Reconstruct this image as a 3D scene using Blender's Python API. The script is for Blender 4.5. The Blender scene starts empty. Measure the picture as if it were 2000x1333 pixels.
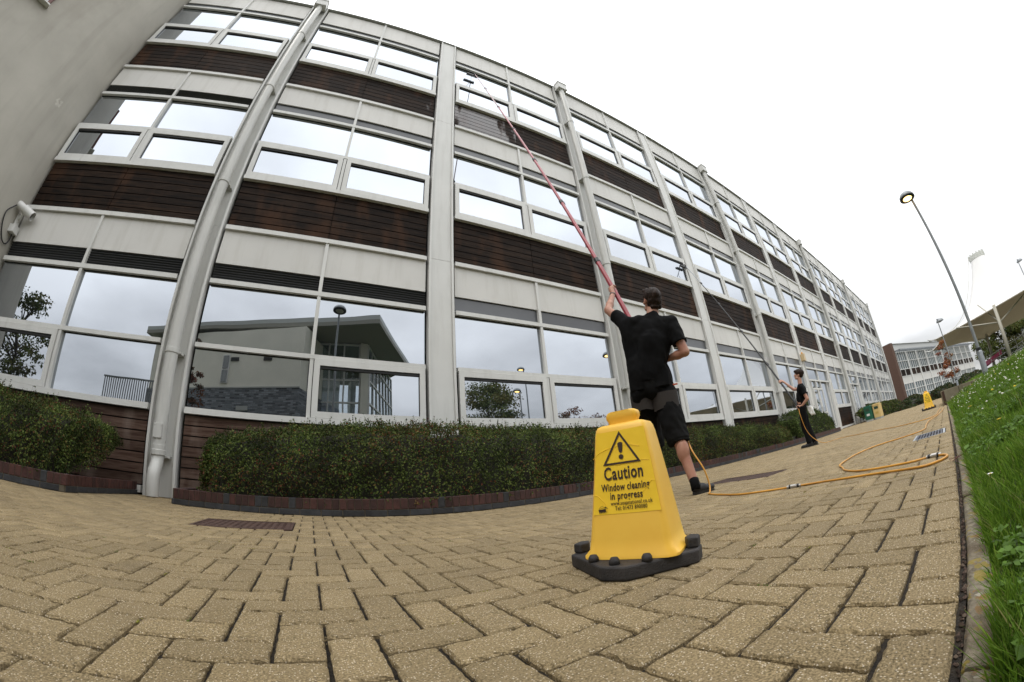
import bpy, bmesh, math, random
import numpy as np
from mathutils import Vector, Matrix, noise
R = math.radians
rng = np.random.default_rng(7)
random.seed(7)
sc = bpy.context.scene
C = sc.collection

# ------------------------------------------------------------------ camera (wide fisheye lens, 13.5 mm on 36 mm)
YAW, PITCH, ROLL = R(30.521), R(20.563), R(-4.967)
cam_d = bpy.data.cameras.new("camera")
cam = bpy.data.objects.new("camera", cam_d)
C.objects.link(cam)
sc.camera = cam
# world: x along the facade, y towards it. yaw is measured from +y towards +x
f = Vector((math.sin(YAW) * math.cos(PITCH), math.cos(YAW) * math.cos(PITCH), math.sin(PITCH)))
r = Vector((math.cos(YAW), -math.sin(YAW), 0))
u = r.cross(f)
r2 = r * math.cos(ROLL) + u * math.sin(ROLL)
u2 = -r * math.sin(ROLL) + u * math.cos(ROLL)
M = Matrix((r2, u2, -f)).transposed().to_4x4()
M.translation = (0, 0, 0.309)
cam.matrix_world = M
cam_d.type = 'PANO'
cam_d.panorama_type = 'FISHEYE_LENS_POLYNOMIAL'
cam_d.sensor_width = 36
cam_d.sensor_fit = 'HORIZONTAL'
cam_d.fisheye_fov = R(190)
cam_d.fisheye_polynomial_k0 = 0.0
cam_d.fisheye_polynomial_k1 = -0.0741329163
cam_d.fisheye_polynomial_k2 = -7.356442848e-06
cam_d.fisheye_polynomial_k3 = 2.1878119765e-05
cam_d.fisheye_polynomial_k4 = -3.29439270e-07
cam_d.clip_start = 0.02
cam_d.clip_end = 3000

# ------------------------------------------------------------------ sky and sun
SUN_EL, SUN_AZ = 56.0, 197.0          # direction the light comes from (deg, azimuth from +x)
w = bpy.data.worlds.new("World")
sc.world = w
w.use_nodes = True
nt = w.node_tree
nt.nodes.clear()
N = nt.nodes.new
L = nt.links.new
out = N('ShaderNodeOutputWorld')
sky = N('ShaderNodeTexSky'); sky.sky_type = 'NISHITA'; sky.sun_disc = False
sky.sun_elevation = R(SUN_EL); sky.sun_rotation = R(90 - SUN_AZ)
bg1 = N('ShaderNodeBackground'); bg1.inputs[1].default_value = 0.1
L(sky.outputs[0], bg1.inputs[0])
tc = N('ShaderNodeTexCoord')
sep = N('ShaderNodeSeparateXYZ'); L(tc.outputs['Generated'], sep.inputs[0])
# overcast sky: radiance (1 + 2 sin(elevation)) / 3, with soft cloud structure
mx = N('ShaderNodeMath'); mx.operation = 'MAXIMUM'; mx.inputs[1].default_value = 0.0; L(sep.outputs[2], mx.inputs[0])
ma = N('ShaderNodeMath'); ma.operation = 'MULTIPLY_ADD'; ma.inputs[1].default_value = 1.75; ma.inputs[2].default_value = 0.50
L(mx.outputs[0], ma.inputs[0])
# clouds projected on a flat deck overhead
dz = N('ShaderNodeMath'); dz.operation = 'ADD'; dz.inputs[1].default_value = 0.22; L(mx.outputs[0], dz.inputs[0])
dv = N('ShaderNodeVectorMath'); dv.operation = 'DIVIDE'
cz = N('ShaderNodeCombineXYZ')
for i in range(3): L(dz.outputs[0], cz.inputs[i])
L(tc.outputs['Generated'], dv.inputs[0]); L(cz.outputs[0], dv.inputs[1])
nz = N('ShaderNodeTexNoise'); nz.inputs['Scale'].default_value = 1.3; nz.inputs['Detail'].default_value = 5; nz.inputs['Roughness'].default_value = 0.5
L(dv.outputs[0], nz.inputs['Vector'])
mr = N('ShaderNodeMapRange'); mr.inputs['From Min'].default_value = 0.32; mr.inputs['From Max'].default_value = 0.68
mr.inputs['To Min'].default_value = 0.70; mr.inputs['To Max'].default_value = 1.14
L(nz.outputs['Fac'], mr.inputs['Value'])
mm = N('ShaderNodeMath'); mm.operation = 'MULTIPLY'; L(ma.outputs[0], mm.inputs[0]); L(mr.outputs[0], mm.inputs[1])
bg2 = N('ShaderNodeBackground'); bg2.inputs[0].default_value = (0.985, 0.99, 1.0, 1); L(mm.outputs[0], bg2.inputs[1])
mix = N('ShaderNodeMixShader'); mix.inputs[0].default_value = 0.93
L(bg1.outputs[0], mix.inputs[1]); L(bg2.outputs[0], mix.inputs[2]); L(mix.outputs[0], out.inputs[0])

sun_d = bpy.data.lights.new("sun", 'SUN'); sun_d.energy = 0.7; sun_d.angle = R(24); sun_d.color = (1.0, 0.955, 0.88)
sun = bpy.data.objects.new("sun", sun_d); C.objects.link(sun)
sd = Vector((math.cos(R(SUN_EL)) * math.cos(R(SUN_AZ)), math.cos(R(SUN_EL)) * math.sin(R(SUN_AZ)), math.sin(R(SUN_EL))))
sun.rotation_euler = sd.to_track_quat('Z', 'Y').to_euler()
sc.view_settings.view_transform = 'Standard'
sc.view_settings.look = 'None'
sc.view_settings.exposure = 0.52
sc.view_settings.gamma = 1.0
sc.view_settings.use_curve_mapping = False
try:
    sc.cycles.use_denoising = True
    sc.cycles.max_bounces = 8
except Exception:
    pass

# ------------------------------------------------------------------ materials
MATS = {}
def mat(name, col, rough=0.6, col2=None, nscale=8.0, ndetail=5, bump=0.0, bscale=60.0, metal=0.0, spec=0.5,
        rand=0.0, tint=False, stretch=None, contrast=(0.35, 0.65), coord='Object', emit=None, trans=0.0):
    """Principled with noise colour variation, optional per-object/per-piece brightness change and bump."""
    if name in MATS: return MATS[name]
    m = bpy.data.materials.new(name); m.use_nodes = True
    t = m.node_tree; n = t.nodes; l = t.links.new
    p = n['Principled BSDF']
    p.inputs['Roughness'].default_value = rough
    p.inputs['Metallic'].default_value = metal
    p.inputs['Specular IOR Level'].default_value = spec
    tcn = n.new('ShaderNodeTexCoord')
    vec = tcn.outputs[coord]
    if stretch:
        mp = n.new('ShaderNodeMapping'); mp.inputs['Scale'].default_value = stretch; l(vec, mp.inputs[0]); vec = mp.outputs[0]
    colout = None
    if col2 is not None:
        ns = n.new('ShaderNodeTexNoise'); ns.inputs['Scale'].default_value = nscale; ns.inputs['Detail'].default_value = ndetail
        ns.inputs['Roughness'].default_value = 0.6
        if rand:
            oi0 = n.new('ShaderNodeObjectInfo'); ad = n.new('ShaderNodeVectorMath'); ad.operation = 'ADD'
            sc0 = n.new('ShaderNodeVectorMath'); sc0.operation = 'SCALE'; sc0.inputs['Scale'].default_value = 37.0
            cb = n.new('ShaderNodeCombineXYZ'); l(oi0.outputs['Random'], cb.inputs[0]); l(oi0.outputs['Random'], cb.inputs[1])
            l(cb.outputs[0], sc0.inputs[0]); l(vec, ad.inputs[0]); l(sc0.outputs[0], ad.inputs[1]); vec = ad.outputs[0]
        l(vec, ns.inputs['Vector'])
        mrn = n.new('ShaderNodeMapRange'); mrn.inputs[1].default_value = contrast[0]; mrn.inputs[2].default_value = contrast[1]
        l(ns.outputs['Fac'], mrn.inputs[0])
        mxn = n.new('ShaderNodeMix'); mxn.data_type = 'RGBA'
        mxn.inputs[6].default_value = (*col, 1); mxn.inputs[7].default_value = (*col2, 1)
        l(mrn.outputs[0], mxn.inputs[0]); colout = mxn.outputs[2]
    else:
        rgb = n.new('ShaderNodeRGB'); rgb.outputs[0].default_value = (*col, 1); colout = rgb.outputs[0]
    if rand:
        oi = n.new('ShaderNodeObjectInfo')
        mrr = n.new('ShaderNodeMapRange'); mrr.inputs[3].default_value = 1 - rand; mrr.inputs[4].default_value = 1 + rand
        l(oi.outputs['Random'], mrr.inputs[0])
        vm = n.new('ShaderNodeVectorMath'); vm.operation = 'SCALE'; l(colout, vm.inputs[0]); l(mrr.outputs[0], vm.inputs['Scale']); colout = vm.outputs[0]
    if tint:
        at = n.new('ShaderNodeAttribute'); at.attribute_name = 'tint'
        vm = n.new('ShaderNodeVectorMath'); vm.operation = 'MULTIPLY'
        l(colout, vm.inputs[0]); l(at.outputs['Color'], vm.inputs[1]); colout = vm.outputs[0]
    l(colout, p.inputs['Base Color'])
    if bump:
        nb = n.new('ShaderNodeTexNoise'); nb.inputs['Scale'].default_value = bscale; nb.inputs['Detail'].default_value = 6
        l(vec, nb.inputs['Vector'])
        bp = n.new('ShaderNodeBump'); bp.inputs['Strength'].default_value = bump; bp.inputs['Distance'].default_value = 0.01
        l(nb.outputs['Fac'], bp.inputs['Height']); l(bp.outputs[0], p.inputs['Normal'])
    if trans:
        p.inputs['Transmission Weight'].default_value = trans
    if emit:
        p.inputs['Emission Color'].default_value = (*emit[:3], 1); p.inputs['Emission Strength'].default_value = emit[3]
    MATS[name] = m
    return m

def glass_mat(name, base=0.36, tintc=(0.87, 0.925, 1.0), dark=(0.012, 0.015, 0.017), wav=0.0022):
    """Solar-control glazing in front of an unlit room: a coated, slightly wavy mirror over a dark interior."""
    m = bpy.data.materials.new(name); m.use_nodes = True
    t = m.node_tree; n = t.nodes; l = t.links.new; n.clear()
    o = n.new('ShaderNodeOutputMaterial'); d = n.new('ShaderNodeBsdfDiffuse'); d.inputs[0].default_value = (*dark, 1)
    g = n.new('ShaderNodeBsdfGlossy'); g.inputs['Color'].default_value = (*tintc, 1); g.inputs['Roughness'].default_value = 0.0
    lw = n.new('ShaderNodeFresnel'); lw.inputs[0].default_value = 1.55
    mr_ = n.new('ShaderNodeMapRange'); mr_.inputs[1].default_value = 0.04; mr_.inputs[2].default_value = 1.0
    mr_.inputs[3].default_value = base; mr_.inputs[4].default_value = 1.0
    l(lw.outputs[0], mr_.inputs[0]); oi_ = n.new('ShaderNodeObjectInfo'); rb_ = n.new('ShaderNodeMapRange'); rb_.inputs[3].default_value = base - .05; rb_.inputs[4].default_value = base + .05; l(oi_.outputs['Random'], rb_.inputs[0]); l(rb_.outputs[0], mr_.inputs[3])
    x = n.new('ShaderNodeMixShader'); l(mr_.outputs[0], x.inputs[0]); l(d.outputs[0], x.inputs[1]); l(g.outputs[0], x.inputs[2])
    tcn = n.new('ShaderNodeTexCoord'); ns = n.new('ShaderNodeTexNoise'); ns.inputs['Scale'].default_value = 0.9; ns.inputs['Detail'].default_value = 1
    oi = n.new('ShaderNodeObjectInfo'); ad = n.new('ShaderNodeVectorMath'); ad.operation = 'ADD'
    cb = n.new('ShaderNodeCombineXYZ'); ml = n.new('ShaderNodeMath'); ml.operation = 'MULTIPLY'; ml.inputs[1].default_value = 50
    l(oi.outputs['Random'], ml.inputs[0]); l(ml.outputs[0], cb.inputs[0]); l(tcn.outputs['Object'], ad.inputs[0]); l(cb.outputs[0], ad.inputs[1])
    l(ad.outputs[0], ns.inputs['Vector'])
    b = n.new('ShaderNodeBump'); b.inputs['Strength'].default_value = 1.0; b.inputs['Distance'].default_value = wav
    l(ns.outputs['Fac'], b.inputs['Height']); l(b.outputs[0], g.inputs['Normal'])
    l(x.outputs[0], o.inputs[0])
    MATS[name] = m
    return m

M_ALU = mat('painted aluminium', (0.59, 0.59, 0.565), 0.42, (0.65, 0.65, 0.625), nscale=1.2, contrast=(.3, .7), rand=0.025)
M_PIPE = mat('painted pipe', (0.48, 0.48, 0.46), 0.38, (0.57, 0.57, 0.54), nscale=2.5, stretch=(3, 3, .6), contrast=(.3, .7))
M_PANEL = mat('spandrel panel', (0.58, 0.57, 0.54), 0.45, (0.64, 0.63, 0.595), nscale=0.8, contrast=(.3, .7), rand=0.03)
M_DARKP = mat('dark infill panel', (0.075, 0.08, 0.088), 0.28, (0.095, 0.10, 0.108), nscale=1.0, rand=0.25, spec=0.6)
M_LOUV = mat('black louvre', (0.018, 0.019, 0.02), 0.4)
M_SLAT = mat('louvre slat', (0.03, 0.032, 0.034), 0.35)
M_GASK_SHADE = mat('gasket and shade line', (0.01, 0.01, 0.01), 0.6)  # near black for gaskets and for painted shade lines round the frames
M_VOID = mat('dark backing', (0.015, 0.014, 0.013), 0.8)
M_GLASS = glass_mat('window glass', base=0.50)
M_GLASS2 = glass_mat('tinted glass', base=0.16, tintc=(0.85, .95, 1.0), dark=(.03, .045, .055))
M_RENDER = mat('wall render', (0.37, 0.353, 0.31), 0.9, (0.44, 0.42, 0.37), nscale=1.1, ndetail=8, bump=0.35, bscale=90, contrast=(.3, .75))
M_CONC = mat('roof edge', (0.35, 0.36, 0.34), 0.7)
M_BLACK = mat('black plastic', (0.012, 0.012, 0.013), 0.45)
M_WHITEP = mat('white plastic', (0.62, 0.62, 0.60), 0.4)
M_STEEL = mat('galvanised steel', (0.27, 0.29, 0.31), 0.45, (0.34, 0.36, 0.38), nscale=14, metal=0.6)

def wood_mat(name, c1, c2, c3, streak=0.35):
    m = mat(name, c1, 0.62, c2, nscale=3.0, ndetail=8, stretch=(0.7, 8, 9), contrast=(.36, .66), rand=0.30, bump=0.25, bscale=12, spec=0.10)
    t = m.node_tree; n = t.nodes; l = t.links.new; p = n['Principled BSDF']
    src = p.inputs['Base Color'].links[0].from_socket
    g = n.new('ShaderNodeTexCoord'); mp = n.new('ShaderNodeMapping'); mp.inputs['Scale'].default_value = (2.3, 1, 0.9)
    ge = n.new('ShaderNodeNewGeometry'); l(ge.outputs['Position'], mp.inputs[0])
    ns = n.new('ShaderNodeTexNoise'); ns.inputs['Scale'].default_value = 1.1; ns.inputs['Detail'].default_value = 7; l(mp.outputs[0], ns.inputs['Vector'])
    r_ = n.new('ShaderNodeMapRange'); r_.inputs[1].default_value = .52; r_.inputs[2].default_value = .78; r_.inputs[4].default_value = streak; l(ns.outputs['Fac'], r_.inputs[0])
    x = n.new('ShaderNodeMix'); x.data_type = 'RGBA'; x.inputs[7].default_value = (*c3, 1); l(r_.outputs[0], x.inputs[0]); l(src, x.inputs[6]); l(x.outputs[2], p.inputs['Base Color'])
    return m
def grime(m, col, amt, sc_=(2.6, 2.6, .28), lo=.5, hi=.78):
    t = m.node_tree; n = t.nodes; l = t.links.new; p = n['Principled BSDF']; src = p.inputs['Base Color'].links[0].from_socket
    ge = n.new('ShaderNodeNewGeometry'); mp = n.new('ShaderNodeMapping'); mp.inputs['Scale'].default_value = sc_; l(ge.outputs['Position'], mp.inputs[0])
    ns = n.new('ShaderNodeTexNoise'); ns.inputs['Scale'].default_value = 2.2; ns.inputs['Detail'].default_value = 8; ns.inputs['Roughness'].default_value = .65; l(mp.outputs[0], ns.inputs['Vector'])
    q = n.new('ShaderNodeMapRange'); q.inputs[1].default_value = lo; q.inputs[2].default_value = hi; q.inputs[4].default_value = amt; l(ns.outputs['Fac'], q.inputs[0])
    x = n.new('ShaderNodeMix'); x.data_type = 'RGBA'; x.inputs[7].default_value = (*col, 1); l(q.outputs[0], x.inputs[0]); l(src, x.inputs[6]); l(x.outputs[2], p.inputs['Base Color'])
grime(M_ALU, (.34, .33, .30), .35); grime(M_PANEL, (.38, .36, .31), .4); grime(M_PIPE, (.28, .28, .24), .5)
M_WOOD = wood_mat('stained timber', (0.0055, 0.0032, 0.0022), (0.030, 0.0170, 0.0100), (0.11, 0.048, 0.022), 0.5)
def wet(m, c, rad):
    """Rinse water run down the boards below the brush: smoother and shinier in streaky patches."""
    t = m.node_tree; n = t.nodes; l = t.links.new; p = n['Principled BSDF']
    ge = n.new('ShaderNodeNewGeometry'); sb = n.new('ShaderNodeVectorMath'); sb.operation = 'DISTANCE'; sb.inputs[1].default_value = c; l(ge.outputs['Position'], sb.inputs[0])
    mp = n.new('ShaderNodeMapping'); mp.inputs['Scale'].default_value = (2.6, 1, .8); l(ge.outputs['Position'], mp.inputs[0])
    ns = n.new('ShaderNodeTexNoise'); ns.inputs['Scale'].default_value = 1.3; ns.inputs['Detail'].default_value = 4; l(mp.outputs[0], ns.inputs['Vector'])
    a = n.new('ShaderNodeMath'); a.operation = 'MULTIPLY_ADD'; a.inputs[1].default_value = rad * 2.2; l(ns.outputs['Fac'], a.inputs[0]); l(sb.outputs['Value'], a.inputs[2])
    q = n.new('ShaderNodeMapRange'); q.inputs[1].default_value = rad * 1.7; q.inputs[2].default_value = rad * 1.95; q.inputs[3].default_value = .22; q.inputs[4].default_value = .62; l(a.outputs[0], q.inputs[0]); l(q.outputs[0], p.inputs['Roughness'])
    q2 = n.new('ShaderNodeMapRange'); q2.inputs[1].default_value = rad * 1.7; q2.inputs[2].default_value = rad * 1.95; q2.inputs[3].default_value = 1.0; q2.inputs[4].default_value = .10; l(a.outputs[0], q2.inputs[0]); l(q2.outputs[0], p.inputs['Specular IOR Level'])
wet(M_WOOD, (3.1, 6.0, 9.25), 1.2)
M_WOODG = wood_mat('weathered timber', (0.050, 0.028, 0.020), (0.115, 0.075, 0.058), (0.24, 0.19, 0.16), 0.65)

# paving: buff concrete blocks with pale grit
def paver_mat():
    m = bpy.data.materials.new('buff concrete block'); m.use_nodes = True
    t = m.node_tree; n = t.nodes; l = t.links.new; p = n['Principled BSDF']
    p.inputs['Roughness'].default_value = 0.86; p.inputs['Specular IOR Level'].default_value = 0.3
    ge = n.new('ShaderNodeNewGeometry')
    def noise(sc_, det, a, b, c, d):
        k = n.new('ShaderNodeTexNoise'); k.inputs['Scale'].default_value = sc_; k.inputs['Detail'].default_value = det; l(ge.outputs['Position'], k.inputs['Vector'])
        q = n.new('ShaderNodeMapRange'); q.inputs[1].default_value = a; q.inputs[2].default_value = b; q.inputs[3].default_value = c; q.inputs[4].default_value = d
        l(k.outputs['Fac'], q.inputs[0]); return k, q.outputs[0]
    def mixc(f_, a, b):
        x = n.new('ShaderNodeMix'); x.data_type = 'RGBA'; l(f_, x.inputs[0])
        for i, v in ((6, a), (7, b)):
            if isinstance(v, tuple): x.inputs[i].default_value = (*v, 1)
            else: l(v, x.inputs[i])
        return x.outputs[2]
    _, f1 = noise(260, 5, .36, .64, 0, 1)
    c = mixc(f1, (0.104, 0.077, 0.037), (0.345, 0.263, 0.143))
    _, f2 = noise(14, 4, .4, .7, 0, 0.4)
    c = mixc(f2, c, (0.24, 0.182, 0.10))
    _, f4 = noise(2.6, 6, .54, .74, 0, 0.45)
    c = mixc(f4, c, (0.135, 0.100, 0.058))
    _, f3 = noise(1.1, 4, .42, .68, 0, 0.3)
    c = mixc(f3, c, (0.29, 0.225, 0.128))
    # pale grit
    v = n.new('ShaderNodeTexVoronoi'); v.inputs['Scale'].default_value = 250; v.inputs['Randomness'].default_value = 1; l(ge.outputs['Position'], v.inputs['Vector'])
    wn = n.new('ShaderNodeSeparateColor'); l(v.outputs['Color'], wn.inputs[0])
    a = n.new('ShaderNodeMath'); a.operation = 'LESS_THAN'; a.inputs[1].default_value = 0.34; l(v.outputs['Distance'], a.inputs[0])
    b = n.new('ShaderNodeMath'); b.operation = 'GREATER_THAN'; b.inputs[1].default_value = 0.76; l(wn.outputs[0], b.inputs[0])
    ab = n.new('ShaderNodeMath'); ab.operation = 'MULTIPLY'; l(a.outputs[0], ab.inputs[0]); l(b.outputs[0], ab.inputs[1])
    ab2 = n.new('ShaderNodeMath'); ab2.operation = 'MULTIPLY'; ab2.inputs[1].default_value = 0.85; l(ab.outputs[0], ab2.inputs[0])
    c = mixc(ab2.outputs[0], c, (0.60, 0.52, 0.40))
    at = n.new('ShaderNodeAttribute'); at.attribute_name = 'tint'
    oi = n.new('ShaderNodeObjectInfo'); q = n.new('ShaderNodeMapRange'); q.inputs[3].default_value = 0.88; q.inputs[4].default_value = 1.10; l(oi.outputs['Random'], q.inputs[0])
    vm = n.new('ShaderNodeVectorMath'); vm.operation = 'MULTIPLY'; l(c, vm.inputs[0]); l(at.outputs['Color'], vm.inputs[1])
    vs = n.new('ShaderNodeVectorMath'); vs.operation = 'SCALE'; l(vm.outputs[0], vs.inputs[0]); l(q.outputs[0], vs.inputs['Scale'])
    l(vs.outputs[0], p.inputs['Base Color'])
    k, _ = noise(330, 6, 0, 1, 0, 1)
    k2, _ = noise(70, 3, 0, 1, 0, 1)
    ad = n.new('ShaderNodeMath'); ad.operation = 'ADD'; l(k.outputs['Fac'], ad.inputs[0]); l(k2.outputs['Fac'], ad.inputs[1])
    bp = n.new('ShaderNodeBump'); bp.inputs['Strength'].default_value = 0.75; bp.inputs['Distance'].default_value = 0.004
    l(ad.outputs[0], bp.inputs['Height']); l(bp.outputs[0], p.inputs['Normal'])
    MATS['paver'] = m
    return m
M_PAVER = paver_mat()
M_JOINT = mat('joint dirt', (0.007, 0.0045, 0.0025), 0.95, (0.030, 0.021, 0.011), nscale=40, bump=0.8, bscale=200, coord='Object')

# ------------------------------------------------------------------ geometry helpers
def link(o, parent=None):
    C.objects.link(o)
    if parent is not None: o.parent = parent
    return o
def tag(o, label=None, cat=None, group=None, kind=None):
    if label: o['label'] = label
    if cat: o['category'] = cat
    if group: o['group'] = group
    if kind: o['kind'] = kind
    return o
def empty(name, loc=(0, 0, 0), label=None, cat=None, group=None, rz=0):
    o = bpy.data.objects.new(name, None); o.empty_display_size = 0.2
    link(o); o.location = loc; o.rotation_euler = (0, 0, rz)
    return tag(o, label, cat, group)

def mesh_obj(name, me, m=None, parent=None, smooth=False):
    o = bpy.data.objects.new(name, me)
    if m is not None and len(me.materials) == 0: me.materials.append(m)
    if smooth: me.polygons.foreach_set('use_smooth', [True] * len(me.polygons))
    return link(o, parent)

def smooth3(pts):
    P = np.array(pts, float); Q = np.vstack([2 * P[0] - P[1], P, 2 * P[-1] - P[-2]]); o_ = []
    for i in range(len(P) - 1):
        p0, p1, p2, p3 = Q[i:i + 4]
        for t in np.linspace(0, 1, 8, endpoint=False): o_.append(.5 * ((2 * p1) + (-p0 + p2) * t + (2 * p0 - 5 * p1 + 4 * p2 - p3) * t * t + (-p0 + 3 * p1 - 3 * p2 + p3) * t ** 3))
    o_.append(P[-1]); return [tuple(p) for p in o_]

class MB:
    def __init__(s): s.v = []; s.f = []; s.t = []
    def add(s, vs, fs, tint=None):
        b = len(s.v); s.v += [tuple(x) for x in vs]; s.f += [tuple(b + i for i in q) for q in fs]
        s.t += [tint if tint is not None else (1, 1, 1)] * len(vs)
    def box(s, c, d, rot=None, tint=None):
        x, y, z = d[0] / 2, d[1] / 2, d[2] / 2
        vs = [Vector((sx * x, sy * y, sz * z)) for sz in (-1, 1) for sy in (-1, 1) for sx in (-1, 1)]
        if rot is not None: vs = [rot @ v for v in vs]
        vs = [v + Vector(c) for v in vs]
        s.add(vs, [(0, 2, 3, 1), (4, 5, 7, 6), (0, 1, 5, 4), (2, 6, 7, 3), (0, 4, 6, 2), (1, 3, 7, 5)], tint)
    def b2(s, lo, hi, tint=None):
        s.box([(a + b) / 2 for a, b in zip(lo, hi)], [b - a for a, b in zip(lo, hi)], None, tint)
    def tube(s, pts, rad, seg=10, cap=True, tint=None):
        pts = [Vector(p) for p in pts]; n = len(pts)
        if not hasattr(rad, '__len__'): rad = [rad] * n
        vs = []; up = Vector((0, 0, 1)); prev = None
        for i, p in enumerate(pts):
            d = (pts[min(i + 1, n - 1)] - pts[max(i - 1, 0)]).normalized()
            a = d.cross(up if prev is None else prev[1])
            if a.length < 1e-4: a = d.cross(Vector((1, 0, 0)))
            a.normalize(); b = a.cross(d).normalized(); 
            if prev is None: prev = (a, b)
            else: prev = (a, b)
            for k in range(seg):
                t = 2 * math.pi * k / seg
                vs.append(p + (a * math.cos(t) + b * math.sin(t)) * rad[i])
        fs = [(i * seg + k, i * seg + (k + 1) % seg, (i + 1) * seg + (k + 1) % seg, (i + 1) * seg + k) for i in range(n - 1) for k in range(seg)]
        if cap: fs += [tuple(range(seg))[::-1], tuple(range((n - 1) * seg, n * seg))]
        s.add(vs, fs, tint)
    def lathe(s, prof, c=(0, 0, 0), seg=24, axis=None):
        # prof: (radius, z) list
        vs = []
        for (rr, z) in prof:
            for k in range(seg):
                t = 2 * math.pi * k / seg; vs.append(Vector((rr * math.cos(t), rr * math.sin(t), z)))
        if axis is not None: vs = [axis @ v for v in vs]
        vs = [v + Vector(c) for v in vs]
        n = len(prof)
        fs = [(i * seg + k, i * seg + (k + 1) % seg, (i + 1) * seg + (k + 1) % seg, (i + 1) * seg + k) for i in range(n - 1) for k in range(seg)]
        if prof[0][0] > 1e-5: fs.append(tuple(range(seg))[::-1])
        if prof[-1][0] > 1e-5: fs.append(tuple(range((n - 1) * seg, n * seg)))
        s.add(vs, fs)
    def prism(s, poly, z0, z1, tint=None):
        n = len(poly); vs = [(x, y, z0) for x, y in poly] + [(x, y, z1) for x, y in poly]
        fs = [tuple(range(n))[::-1], tuple(range(n, 2 * n))] + [(i, (i + 1) % n, n + (i + 1) % n, n + i) for i in range(n)]
        s.add(vs, fs, tint)
    def mesh(s, name, m, tint=False):
        me = bpy.data.meshes.new(name); me.from_pydata(s.v, [], s.f)
        if tint:
            a = me.attributes.new('tint', 'FLOAT_COLOR', 'POINT'); arr = np.ones((len(s.v), 4), np.float32); arr[:, :3] = np.array(s.t); a.data.foreach_set('color', arr.ravel())
        bm = bmesh.new(); bm.from_mesh(me); bmesh.ops.recalc_face_normals(bm, faces=bm.faces); bm.to_mesh(me); bm.free()
        me.materials.append(m); me.update()
        return me
    def build(s, name, m, parent=None, smooth=False, tint=False, bevel=0, seg=2, auto=None):
        o = mesh_obj(name, s.mesh(name, m, tint), None, parent, smooth)
        if bevel:
            b = o.modifiers.new('bevel', 'BEVEL'); b.width = bevel; b.segments = seg; b.limit_method = 'ANGLE'; b.angle_limit = R(35)
        if auto:
            bm = bmesh.new(); bm.from_mesh(o.data)
            for e in bm.edges: e.smooth = not (len(e.link_faces) == 2 and e.calc_face_angle(0) > R(auto))
            bm.to_mesh(o.data); bm.free()
        return o

def arr_mesh(name, V, F, m, tint=None, smooth=False):
    """Fast mesh from arrays: V (n,3), F (m,k) all faces the same size."""
    V = np.asarray(V, np.float32); F = np.asarray(F, np.int32); k = F.shape[1]
    me = bpy.data.meshes.new(name)
    me.vertices.add(len(V)); me.vertices.foreach_set('co', V.ravel())
    me.loops.add(F.size); me.loops.foreach_set('vertex_index', F.ravel())
    me.polygons.add(len(F)); me.polygons.foreach_set('loop_start', np.arange(0, F.size, k, dtype=np.int32))
    try: me.polygons.foreach_set('loop_total', np.full(len(F), k, np.int32))
    except Exception: pass
    if smooth: me.polygons.foreach_set('use_smooth', np.ones(len(F), bool))
    me.update(calc_edges=True)
    if tint is not None:
        a = me.attributes.new('tint', 'FLOAT_COLOR', 'POINT'); arr = np.ones((len(V), 4), np.float32); arr[:, :3] = tint; a.data.foreach_set('color', arr.ravel())
    me.materials.append(m); me.validate(); me.update()
    return me

BOXES = {}
def piece(name, lo, hi, m, parent, dep=None):
    """A box piece as an object of its own; alike pieces share one mesh."""
    d = tuple(round(b - a, 4) for a, b in zip(lo, hi)); key = (name, d, m.name)
    if key not in BOXES:
        mb = MB(); mb.box((0, 0, 0), d); BOXES[key] = mb.mesh(name, m)
    o = bpy.data.objects.new(name, BOXES[key]); link(o, parent)
    o.location = [(a + b) / 2 for a, b in zip(lo, hi)]
    return o

def leaves(P, Nrm, size, col, asp=0.6, spread=0.9):
    """Leaf quads at points P facing roughly Nrm; returns V, F, tint."""
    n = len(P)
    d = Nrm + rng.normal(0, spread, (n, 3)); d /= np.linalg.norm(d, axis=1)[:, None] + 1e-9
    a = np.cross(d, rng.normal(0, 1, (n, 3))); a /= np.linalg.norm(a, axis=1)[:, None] + 1e-9
    b = np.cross(d, a)
    s = (size * rng.uniform(.6, 1.3, n))[:, None]
    V = np.empty((n, 4, 3)); V[:, 0] = P - a * s; V[:, 1] = P + b * s * asp + d * s * .15; V[:, 2] = P + a * s; V[:, 3] = P - b * s * asp + d * s * .15
    F = np.arange(n * 4).reshape(n, 4)
    return V.reshape(-1, 3), F, np.repeat(col, 4, axis=0)

# ------------------------------------------------------------------ ground and paving
mb = MB(); mb.v = [(-400, -400, -0.045), (500, -400, -0.045), (500, 400, -0.045), (-400, 400, -0.045)]; mb.f = [(0, 1, 2, 3)]; mb.t = [(1, 1, 1)] * 4
o = mb.build('ground', mat('ground soil', (0.05, 0.045, 0.03), 0.95, (0.09, 0.08, 0.05), nscale=0.5)); tag(o, kind='structure')
pave = empty('pavement', (0, 0, 0)); tag(pave, kind='structure')
mb = MB(); mb.b2((-14, 0.006, -0.04), (60, 6.1, -0.012)); mb.build('joint_sand', M_JOINT, pave)

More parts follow.
